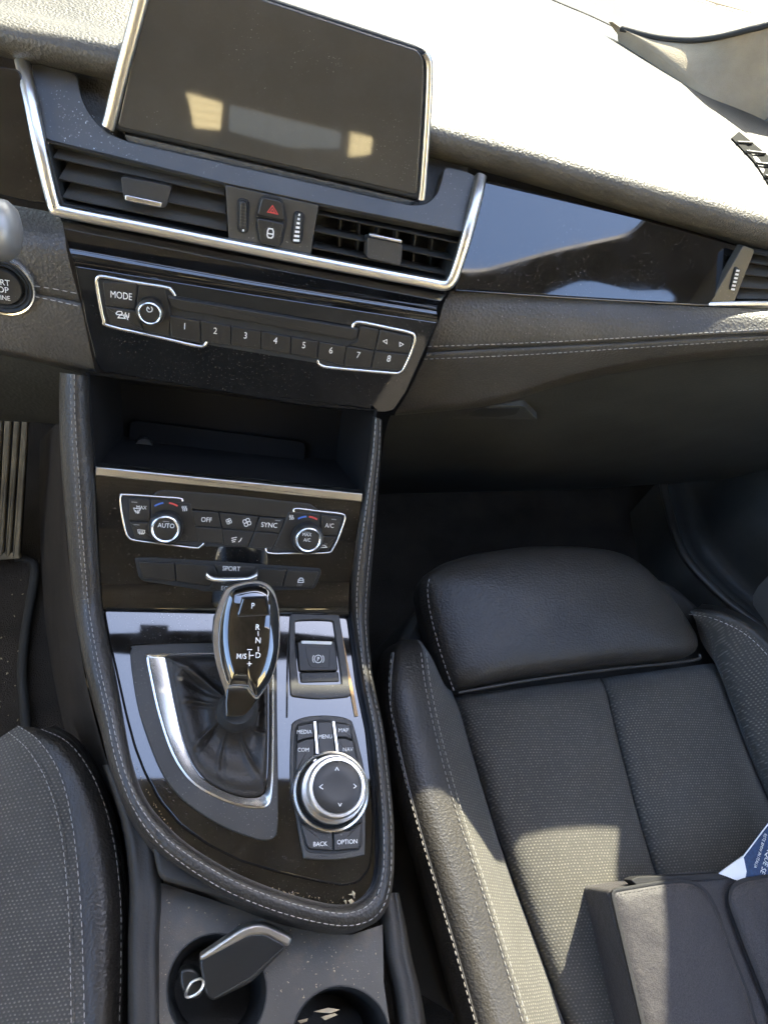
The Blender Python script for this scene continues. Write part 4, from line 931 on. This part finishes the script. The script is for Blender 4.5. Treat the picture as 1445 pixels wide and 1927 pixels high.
x = ib([(560, 1365), (590, 1359), (591, 1387), (574, 1390), (559, 1396)]); text('MEDIA', G, 573, 1377, 7.5, M_white, x, .0052, .95)
x = ib([(559, 1398), (575, 1391), (591, 1389), (592, 1420), (586, 1428), (556, 1456)], .0042); text('COM', G, 571, 1411, 7.5, M_white, x, .0045, .95)
x = ib([(597, 1358), (625, 1358), (631, 1417), (601, 1419)]); text('MENU', G, 612.5, 1386, 7.5, M_white, x, .0052, .95)
x = ib([(631, 1359), (659, 1363), (664, 1392), (650, 1387), (634, 1387)]); text('MAP', G, 646.5, 1374, 7.5, M_white, x, .0052, .95)
x = ib([(634, 1389), (650, 1389), (665, 1394), (678, 1456), (660, 1436), (638, 1422)], .0042); text('NAV', G, 655, 1410, 7.5, M_white, x, .0045, .95)
for ln in ([(592.5, 1358), (595, 1390), (597, 1420), (590, 1432)], [(627.5, 1358), (632, 1390), (636, 1422)]):
    sweep('chrome_strip', pxline(G, ln, .005), G.n, [(-.0009, -.002), (-.0009, .0004), (.0009, .0004), (.0009, -.002)], M_chrome2, rc)
x = ib([(566, 1549), (590, 1560), (626, 1568), (627, 1601), (584, 1598), (578, 1592)]); text('BACK', G, 603, 1588, 8.5, M_white, x, .0052, .95)
x = ib([(628, 1568), (660, 1562), (681, 1545), (678, 1590), (674, 1597), (629, 1601)]); text('OPTION', G, 653.5, 1584, 8.5, M_white, x, .0052, .95)
cb0 = G.P(622, 1489, .004); rb = (G.P(691, 1489, .004) - cb0).length
lathe('base_ring', cb0, G.n, [(rb * 1.03, -.003), (rb * 1.03, .0025), (rb * 1.0, .0048), (rb * .95, .0055), (rb * .92, .004), (rb * .9, .001)], M_chrome, rc, n=64, cap1=False)
ct = G.P(634.5, 1481, .024); rt = (G.P(689, 1481, .024) - ct).length
lathe('collar', ct, G.n, [(rt * 1.12, -.022), (rt * 1.12, -.012), (rt * 1.10, -.011), (rt * .98, -.0105), (rt * .98, -.006)], M_brushed, rc, n=64, cap1=False)
kn = lathe('knob', ct, G.n, [(rt * .96, -.012), (rt * .96, -.006), (rt, -.0055), (rt * 1.0, -.0015), (rt * .985, .0004), (rt * .94, .0016), (rt * .85, .0018), (rt * .82, .0008)], M_chrome2, rc, n=64, cap1=False)
lathe('touch_pad', ct, G.n, [(rt * .83, .0007), (rt * .80, .0012), (rt * .4, .0004), (rt * .1, .0002)], M_button, kn, n=64, smooth=60)
GT = G.off((ct - G.o).dot(G.n) + .0014)
ribbon('arrow_marks', [[(631, 1450), (634, 1444), (637.5, 1450)], [(636.5, 1511), (640, 1517), (643, 1511)], [(607.5, 1476), (601.5, 1481), (608, 1485)], [(665, 1475), (670.5, 1479.5), (665.5, 1483.5)]], GT, 1.4, M_white, kn, 0)

# ------------------------------------------------------------------ car key and cup lid in the holders
key = thing('car_key', 'black car key fob with silver edge leaning in the left cup holder', 'key', tuple(TB.P(430, 1850)))
KPl = Pl(TB.P(460, 1810, .022), 74)
prism('fob_body', [(374, 1806), (468, 1756), (500, 1755), (541, 1778), (536, 1788), (474, 1850), (400, 1886), (386, 1872)], KPl, -.011, 0, M_key, key, r=.004, b=.002)
sweep('fob_seam', pxline(KPl, [(404, 1878), (472, 1840), (534, 1782)], .0, sm=False), KPl.n, circ(.0005, n=6), M_plastic, key)
prism('silver_edge', [(376, 1800), (455, 1746), (480, 1738), (502, 1739), (546, 1760), (551, 1768), (543, 1784), (500, 1760), (470, 1761), (378, 1811)], KPl, -.009, .0014, M_brushed, key, r=.004, b=.002)
rg = crom([KPl.P(x_, y_, h_) for x_, y_, h_ in [(350, 1872, -.004), (358, 1876, .001), (374, 1868, .003), (383, 1852, .001), (378, 1842, -.004), (360, 1850, -.009)]], True, 6)
sweep('key_ring', rg, KPl.n, circ(.0011, n=8), M_chrome2, key, closed=True)
prism('fob_lug', [(338, 1826), (362, 1820), (384, 1838), (380, 1880), (352, 1880), (340, 1860)], KPl, -.022, -.009, M_key, key, r=.004, b=.002)
lid = thing('cup_lid', 'pale round lid edge in the right cup holder at the bottom edge', 'lid', tuple(TB.P(608, 1975, -.005)))
lc = TB.P(606, 2056, .001); lr = (TB.P(706, 2056) - TB.P(606, 2056)).length
lathe('lid', lc, TB.n, [(lr, -.004), (lr, .0), (lr * .97, .0015), (lr * .9, .0012), (lr * .86, -.001)], mat('cream_card', (.55, .5, .4), .7), lid)
for lsz, q in zip(('largest', 'middle sized', 'smallest'), ([(590, 1904), (618, 1896), (640, 1900), (622, 1907)], [(604, 1914), (630, 1906), (636, 1910), (612, 1920)], [(560, 1921), (580, 1916), (578, 1922), (566, 1926)])):
    lfb = thing('dry_leaf', lsz + ' dry leaf scrap lying in the right cup holder', 'leaf scrap', tuple(TB.P(*q[0], -.012)), 'dry leaf scraps in the cup holder')
    prism('leaf_blade', q, TB.off(-.012), -.0006, .0004, M_crumb, lfb, b=.0002)

# ------------------------------------------------------------------ crumbs and dust bits
def crumbs(name, pl, quad, n, smin, smax, h, m, label, avoid=()):
    V = []; F = []
    for _ in range(n):
        a, b = random.random(), random.random()
        top = lerp2(quad[0], quad[1], a); bo = lerp2(quad[3], quad[2], a); x_, y_ = lerp2(top, bo, b)
        if any(((x_ - ax) / rx) ** 2 + ((y_ - ay) / ry) ** 2 < 1 for ax, ay, rx, ry in avoid): continue
        p = pl.P(x_, y_, h); s = random.uniform(smin, smax) * random.random() ** .5; an = random.random() * 6.28
        d1 = (pl.u * math.cos(an) + pl.v * math.sin(an)) * s; d2 = (pl.v * math.cos(an) - pl.u * math.sin(an)) * s * random.uniform(.3, .9); up = pl.n * s * random.uniform(.3, .7); o = len(V)
        V += [p - d1, p + d2, p + d1, p - d2 * .8, p + up + d1 * .2]
        F += [(o, o + 1, o + 4), (o + 1, o + 2, o + 4), (o + 2, o + 3, o + 4), (o + 3, o, o + 4)]
    return mesh(name, V, F, m, None, None, label=label, cat='crumbs', kind='stuff')
crumbs('crumbs', TB, [(310, 1690), (715, 1790), (725, 1910), (310, 1900)], 190, .0004, .0013, .0004, M_crumb, 'pale crumbs scattered over the cup holder tray', [(408, 1865, 98, 112), (642, 1955, 96, 104)])
crumbs('crumbs', UP, [(90, 160), (160, 190), (260, 300), (110, 268)], 70, .0003, .0006, .0002, M_paper, 'white dust specks on the satin shelf left of the screen')
crumbs('crumbs', G, [(345, 1415), (505, 1490), (500, 1508), (360, 1470)], 70, .0004, .0012, -.0005, M_crumb, 'tan crumbs along the lower edge of the gear gaiter')
crumbs('crumbs', G, [(445, 1655), (650, 1700), (660, 1708), (450, 1662)], 45, .0004, .0014, -.002, M_crumb, 'crumbs caught between gloss panel and leather rim')
crumbs('crumbs', G, [(640, 1684), (668, 1682), (668, 1698), (645, 1700)], 7, .002, .004, -.002, M_crumb, 'larger tan crumb cluster in the rear right corner of the gear panel')
crumbs('crumbs', G, [(240, 1400), (262, 1470), (330, 1570), (300, 1545)], 30, .0003, .0009, -.001, M_crumb, 'crumbs along the left gap of the gear panel')
crumbs('crumbs', Pl((0, 0, FL + .012), 90), [(0, 1080), (50, 1080), (45, 1370), (0, 1370)], 26, .001, .0028, 0, M_crumb, 'small debris on the driver floor mat')

# ------------------------------------------------------------------ passenger seat
ps = thing('passenger_seat', 'black passenger seat with grey woven cushion, leather bolster and thigh pad', 'car seat', (.34, -.1, -.38))
def srow(pix): return [SP.P(x_, y_, h_) for x_, y_, h_ in pix]
def col(pts, h, pl=SP):
    hs = h if isinstance(h, list) else [h] * len(pts)
    q = [pl.P(x_, y_, hh) for (x_, y_), hh in zip(pts, hs)]
    return q + [q[-1] + (q[-1] - q[-2]) * 1.4]
ys = [1205, 1235, 1300, 1400, 1520, 1650, 1790, 1960]
outer = [(742, 1212), (722, 1232), (714, 1300), (727, 1400), (752, 1520), (788, 1650), (826, 1790), (872, 1960)]
mid1 = [(752, 1206), (738, 1228), (733, 1300), (748, 1400), (777, 1520), (815, 1650), (857, 1790), (905, 1960)]
crown = [(766, 1203), (758, 1226), (764, 1300), (783, 1400), (814, 1520), (853, 1650), (896, 1790), (945, 1960)]
seam = [(786, 1204), (796, 1228), (806, 1300), (828, 1400), (862, 1525), (903, 1650), (947, 1790), (998, 1960)]
fmid = [(792, 1208), (812, 1240), (832, 1315), (856, 1400), (888, 1520), (930, 1645), (974, 1780), (1030, 1950)]
groove = [(798, 1216), (826, 1262), (858, 1330), (881, 1405), (913, 1515), (954, 1640), (1002, 1770), (1064, 1945)]
hx = lambda v: [v - .035, v - .012] + [v] * 6
loft('side_bolster', [col([(x_ - 6, y_ + 4) for x_, y_ in outer], hx(-.14)), col([(x_ - 2, y_) for x_, y_ in outer], hx(-.01)), col(outer, hx(.02)), col(mid1, hx(.043)), col(crown, hx(.052)), col(seam, hx(.046))], M_leather, ps, n=60, smooth=170, spline=4)
loft('bolster_fabric', [col(seam, hx(.046)), col(fmid, hx(.026)), col(groove, hx(.0)), col([(x_ + 4, y_) for x_, y_ in groove], hx(-.012))], M_fabric, ps, n=60, smooth=170, spline=4)
def seat_st(line, h, ddx=0): stitches('stitching', crom(col([(x_ + ddx, y_) for x_, y_ in line[1:]], h), False, 8), SP.n, ps, .0042, .0018, .0006)
seat_st(seam, .0475, -4); seat_st(seam, .047, 6); seat_st(mid1, .0445, -1)
sweep('piping', crom(col([(x_ + 2, y_) for x_, y_ in mid1[1:]], .0435), False, 6), SP.n, circ(.0013, n=6), M_leather, ps)
crease = [(1128, 1276), (1140, 1300), (1152, 1350), (1172, 1430), (1204, 1550), (1238, 1660), (1285, 1800), (1340, 1960)]
rgroove = [(1338, 1248), (1352, 1262), (1376, 1330), (1412, 1430), (1462, 1550), (1520, 1680), (1600, 1830), (1690, 1990)]
gl = [(852, 1310), (862, 1328), (884, 1405), (906, 1470), (948, 1600), (985, 1710), (1030, 1830), (1084, 1975)]
def interp(a, b, t, h):
    hs = [h - .03, h - .004] + [h] * 6
    r = [SP.P(*lerp2(p, q, t), hh) for p, q, hh in zip(a, b, hs)]
    return r + [r[-1] + (r[-1] - r[-2]) * 1.4]
loft('cushion_panel', [interp(gl, crease, -.01, -.014), interp(gl, crease, .02, .0), interp(gl, crease, .12, .010), interp(gl, crease, .35, .015), interp(gl, crease, .65, .015), interp(gl, crease, .88, .011), interp(gl, crease, .97, .004), interp(gl, crease, 1.0, -.003)], M_fabric, ps, n=60, smooth=170, spline=4)
loft('cushion_panel', [interp(crease, rgroove, 0, -.003), interp(crease, rgroove, .03, .004), interp(crease, rgroove, .12, .011), interp(crease, rgroove, .35, .016), interp(crease, rgroove, .65, .016), interp(crease, rgroove, .88, .011), interp(crease, rgroove, .98, .002), interp(crease, rgroove, 1.01, -.012)], M_fabric, ps, n=60, smooth=170, spline=4)
rb1 = [(1318, 1205), (1345, 1240), (1374, 1300), (1420, 1400), (1480, 1530), (1560, 1700), (1680, 1950)]
rb2 = [(1306, 1165), (1356, 1190), (1420, 1250), (1480, 1350), (1540, 1500), (1640, 1700), (1760, 1950)]
rb3 = [(1298, 1150), (1350, 1160), (1420, 1200), (1490, 1290), (1560, 1450), (1660, 1650), (1800, 1950)]
rbg = [(1335, 1235), (1350, 1258), (1376, 1330), (1412, 1430), (1462, 1550), (1530, 1700), (1640, 1950)]
hh7 = lambda v: [v - .03, v - .005] + [v] * 5
loft('bolster_fabric', [col(rbg, hh7(-.008)), col(rb1, hh7(.018)), col(rb2, hh7(.05)), col(rb3, hh7(.062))], M_fabric, ps, n=50, smooth=170, spline=4)
loft('side_bolster', [col(rb3, hh7(.062)), col([(x_ + 16, y_ - 8) for x_, y_ in rb3], hh7(.05)), col([(x_ + 22, y_ - 14) for x_, y_ in rb3], hh7(-.1))], M_leather, ps, n=50, smooth=170, spline=3)
stitches('stitching', crom(col([(x_ - 3, y_ + 6) for x_, y_ in rb3], hh7(.0635)), False, 8), SP.n, ps, .0042, .0018, .0006)
# thigh pad
pad = [(866, 1296), (1000, 1272), (1150, 1252), (1300, 1236), (1318, 1222), (1316, 1200), (1292, 1160), (1255, 1108), (1225, 1075), (1190, 1048), (1150, 1034), (1080, 1026), (980, 1027), (890, 1040), (832, 1058), (802, 1078), (793, 1100), (800, 1150), (822, 1225), (845, 1285)]
PDp = Pl(SP.P(1050, 1160, .025), 76)
p2 = fil([PDp.L(*p) for p in pad], .012, 3)
layered('thigh_pad', p2, PDp, [(.95, -.055), (.985, -.04), (1.0, -.018), (.995, -.006), (.965, .004), (.92, .0105), (.82, .0165), (.65, .0215), (.4, .025), (.15, .0265), (.05, .027)], M_leather, ps, smooth=170, scale=True, flat=False)
e_ = [(845, 1300), (822, 1235), (802, 1160), (795, 1110), (800, 1086)]
stitches('stitching', crom([PDp.P(x_ + 9, y_, .004) for x_, y_ in e_], False, 8), Vector((-.5, -.2, .8)), ps, .004, .0018, .0006)
sweep('pad_piping', crom([PDp.P(x_, y_, -.0075) for x_, y_ in [(862, 1303), (1000, 1279), (1150, 1259), (1300, 1243), (1316, 1232)]], False, 8), SP.n, circ(.0018, n=8), M_leather, ps)
prism('seat_base', [(740, 1215), (800, 1120), (1250, 1080), (1340, 1160), (1500, 1320), (1640, 1940), (870, 1940), (760, 1560)], SP.off(-.03), -.2, -.004, M_trimdark, ps, r=.03, b=.01)

# ------------------------------------------------------------------ driver seat corner
dr = thing('driver_seat', 'corner of the driver seat with black leather bolster and woven fabric at lower left', 'car seat', (-.3, -.25, -.38))
d_out = [(100, 1366), (148, 1398), (196, 1472), (228, 1570), (244, 1700), (251, 1830), (252, 1960)]
d_s2 = [(78, 1372), (130, 1398), (176, 1462), (210, 1560), (227, 1690), (228, 1820), (224, 1960)]
d_mid = [(58, 1368), (105, 1398), (148, 1462), (178, 1560), (194, 1690), (197, 1820), (194, 1960)]
d_s1 = [(34, 1366), (74, 1394), (114, 1458), (138, 1560), (152, 1700), (157, 1820), (160, 1960)]
d_p = [(16, 1378), (52, 1410), (88, 1470), (114, 1560), (128, 1690), (133, 1820), (135, 1960)]
d_f = [(-16, 1400), (0, 1440), (20, 1500), (30, 1570), (36, 1690), (36, 1820), (36, 1960)]
d_g = [(-60, 1440), (-60, 1480), (-60, 1540), (-60, 1600), (-60, 1700), (-60, 1820), (-60, 1960)]
hd7 = lambda v: [v - .03, v - .008] + [v] * 5
D = lambda l, h: col(l, hd7(h), SDR)
loft('side_bolster', [D([(x_ + 4, y_ - 2) for x_, y_ in d_out], -.16), D(d_out, .0), D([lerp2(a, b, .5) for a, b in zip(d_out, d_s2)], .025), D(d_s2, .04), D(d_mid, .052), D(d_s1, .05)], M_leather, dr, n=60, smooth=170, spline=4)
loft('bolster_fabric', [D(d_s1, .05), D(d_p, .046), D(d_f, .028), D(d_g, .0)], M_fabric, dr, n=60, smooth=170, spline=4)
for l, h in ((d_s2, .0415), (d_s1, .0515)): stitches('stitching', crom(D(l, h), False, 8), SDR.n, dr, .0040, .0018, .00055)
stitches('stitching', crom(D(d_p, .0475), False, 8), SDR.n, dr, .0036, .0016, .0005)
sweep('piping', crom(D([(x_ + 5, y_) for x_, y_ in d_p], .0465), False, 8), SDR.n, circ(.0015, n=6), M_fabric, dr)

# ------------------------------------------------------------------ bag and leaflet on the seat
bagt = thing('cloth_bag', 'black cloth bag with stitched flaps lying on the passenger seat', 'bag', tuple(SP.P(1280, 1800, .01)))
BP = Pl(SP.P(1250, 1760, .062), 79)
prism('bag_body', [(1142, 1674), (1250, 1657), (1360, 1645), (1520, 1640), (1700, 2250), (1276, 2250), (1180, 1830)], BP, -.06, -.002, M_bag, bagt, r=.006, b=.004)
f1 = [(1146, 1675), (1240, 1659), (1285, 1656), (1310, 1663), (1330, 1682), (1346, 1715), (1372, 1790), (1400, 1860), (1436, 1990), (1505, 2240), (1278, 2240), (1182, 1830)]
f2 = [(1366, 1700), (1366, 1680), (1374, 1664), (1395, 1654), (1440, 1647), (1530, 1642), (1720, 2240), (1555, 2240), (1440, 1890), (1400, 1790)]
def flap(pix, hh):
    poly = fil([BP.L(*p) for p in pix], .006, 3)
    o = layered('flap', poly, BP, [(1, -.003), (1, hh * .6), (.985, hh), (.85, hh + .002), (.5, hh + .004), (.2, hh + .0045)], M_bag, bagt, smooth=60, scale=True, flat=False)
    e = [BP.W(a, b, hh * .8) for a, b in inset(poly, .0006)]
    sweep('binding', e, BP.n, [(-.0016, -.0014), (-.0016, .001), (0, .0016), (.0016, .001), (.0016, -.0014)], M_bagtrim, o, closed=True)
    stitches('flap_stitching', [BP.W(a, b, hh + .0006) for a, b in inset(poly, .0042)], BP.n, o, .003, .0016, .0004, M_bagtrim)
flap(f1, .003); flap(f2, .004)
prism('back_lip', [(1186, 1656), (1200, 1650), (1300, 1646), (1392, 1640), (1396, 1652), (1300, 1658), (1200, 1668)], BP, -.012, .0015, M_bagtrim, bagt, r=.002)
lf = thing('leaflet', 'blue printed leaflet with white lettering sticking out behind the cloth bag', 'leaflet', tuple(BP.P(1420, 1620)))
LP = Pl(BP.P(1400, 1632, .002), 74)
prism('leaflet_sheet', [(1394, 1616), (1449, 1543), (1520, 1500), (1540, 1660), (1398, 1660)], LP, -.0008, .0004, M_leaf, lf, b=0)
prism('white_page', [(1352, 1644), (1376, 1626), (1398, 1611), (1404, 1640), (1400, 1662)], LP, -.001, .0006, M_paper, lf, b=0)
ribbon('sheet_edge', [[(1395, 1616), (1449, 1545), (1475, 1530)]], LP, 2.2, M_paper, lf, .0008)
text('RETE BMW IN ITALIA', LP, 1430, 1601, 6.5, M_white, lf, .0008, .85, rot=237)
text('INQUE SE', LP, 1441, 1618, 11.5, M_white, lf, .0008, .85, rot=237)
text('E SERVICE', LP, 1462, 1622, 11.5, M_white, lf, .0008, .85, rot=237)

# ------------------------------------------------------------------ pedal, floor mat, footwell, door
pd = thing('accelerator_pedal', 'tan ribbed pedal standing in the driver footwell', 'pedal', tuple(PZ(15, 1050, FL)))
PP = Pl(PZ(30, 930, -.30), 42)
prism('pedal_plate', [(-40, 780), (50, 786), (50, 850), (38, 1050), (-70, 1058)], PP, -.01, 0, M_rubber, pd, r=.004)
for (a, b, c, d) in ((-9, 5, -24, -9), (9, 22, -5, 6), (27, 38, 10, 20), (42, 54, 24, 37)):
    prism('rib', [(a, 782), (b, 784), (d, 1046), (c, 1050)], PP, 0, .006, M_pedal, pd, r=.002, b=.002)
prism('heel_edge', [(-60, 1040), (38, 1040), (40, 1052), (-60, 1058)], PP, 0, .005, M_pedal, pd, r=.003, b=.002)
mt2 = thing('floor_mat', 'dark driver floor mat with rounded rubber edge', 'floor mat', tuple(PZ(0, 1200, FL)))
FP = Pl((0, 0, FL), 90)
matp = [(-150, 1046), (30, 1050), (60, 1056), (66, 1080), (58, 1130), (48, 1190), (42, 1260), (46, 1320), (52, 1400), (60, 1600), (-150, 1600)]
prism('mat', matp, FP, .002, .010, M_carpet, mt2, r=.01, b=.003)
sweep('edge_binding', pxline(FP, matp[1:10], .012), (0, 0, 1), circ(.006, .004), M_rubber, mt2)
# carpeted tunnel side between the driver footwell and console
loft('tunnel_carpet', [[PZ(114, 800, -.12), PZ(125, 1000, -.10), PZ(160, 1270, -.08), PZ(230, 1530, -.08)], [PZ(104, 800, -.22), PZ(108, 1000, -.22), PZ(140, 1270, -.2), PZ(210, 1530, -.2)], [PZ(75, 830, FL), PZ(78, 1060, FL), PZ(100, 1270, FL), PZ(170, 1560, FL)]], M_carpet, None, n=30, smooth=170, spline=3, kind='structure')
dp = thing('passenger_door_panel', 'dark lower passenger door trim beside the footwell', 'door', (.8, .1, -.3))
sill = [(1245, 900), (1258, 960), (1285, 1040), (1340, 1105), (1400, 1155), (1520, 1240)]
sl_ = [PZ(x_, y_, -.30) for x_, y_ in sill]
sweep('sill_edge', crom(sl_, False, 6), (0, 0, 1), circ(.008, .006), M_satin, dp)
loft('sill_trim', [[p + Vector((-.012, -.01, -.1)) for p in sl_], sl_, [p + Vector((.05, .01, .004)) for p in sl_], [p + Vector((.06, .02, .12)) for p in sl_], [p + Vector((.10, .03, .30)) for p in sl_]], M_footwell, dp, n=40, smooth=170, spline=4)

# ------------------------------------------------------------------ windscreen pillar and glass
J = [(1140, 40), (1165, 55), (1225, 102), (1290, 160), (1345, 210), (1385, 245), (1450, 310), (1520, 380)]
Jp = [onpad(x_, y_, .0) for x_, y_ in J]
lean = Vector((.78, .10, .60)).normalized()
PN = (Jp[5] - Jp[1]).cross(lean); PN = PN if PN.x < 0 else -PN
PIL = Pl(Jp[3], n=PN.normalized())
edge = [(1163, 54), (1176, 60), (1230, 72), (1290, 78), (1370, 68), (1445, 49), (1530, 20)]
ap = thing('windscreen_pillar', 'beige cloth windscreen pillar trim at the right end of the dashboard', 'pillar', tuple(Jp[3]))
PI2 = Pl(PIL.P(1350, 140), n=Vector((-.55, -.80, .15)))
def PW(x_, y_):
    w = min(1, max(0, (x_ - 1290) / 120)); w = w * w * (3 - 2 * w)
    return PIL.P(x_, y_).lerp(PI2.P(x_, y_), w)
edge = [(1145, 42), (1168, 56), (1230, 72), (1290, 78), (1335, 75), (1375, 67), (1410, 58), (1445, 49), (1530, 20)]
ed = [PW(x_, y_) for x_, y_ in edge]
jj = [PW(x_, y_) for x_, y_ in [(1161, 53), (1176, 64), (1225, 102), (1290, 160), (1335, 201), (1375, 237), (1410, 268), (1450, 305), (1560, 420)]]
loft('pillar_trim', [[p + Vector((-.004, .0, -.02)) * min(1, i / 2) for i, p in enumerate(jj)], [p.lerp(q, .08) + PIL.n * .002 for p, q in zip(jj, ed)], [p.lerp(q, .5) + PIL.n * .004 for p, q in zip(jj, ed)], [p.lerp(q, .94) + PIL.n * .001 for p, q in zip(jj, ed)], ed, [q - PIL.n * .02 * min(1, i / 2) for i, q in enumerate(ed)]], M_pillar, ap, n=60, smooth=170, spline=3)
sweep('glass_seal', crom([PW(x_, y_) + PIL.n * .002 for x_, y_ in edge[1:]], False, 6), PIL.n, circ(.0035, .0025), M_rubber, ap)
prism('pillar_base', [(1412, 250), (1480, 190), (1500, 340), (1445, 310)], PI2, .002, .006, M_satin, ap)
gm = [(-.88, .97, .21), (.90, .97, .21), (.70, .32, .74), (-.72, .32, .74)]
ws = thing('windscreen', 'dusty windscreen glass beyond the dashboard at the top right', 'windscreen', (0, .86, .3))
mesh('glass', gm, [(0, 1, 2, 3)], M_glass, ws)
mesh('paving', [(.8, 3.6, -.946), (9, 3.6, -.946), (9, 9.5, -.946), (.8, 9.5, -.946)], [(0, 1, 2, 3)], M_paving, kind='structure')
mesh('painted_line', [PZ(1270, -10, -.942), PZ(1292, -10, -.942), PZ(1470, 52, -.942), PZ(1470, 40, -.942)], [(0, 1, 2, 3)], M_paper, kind='structure')
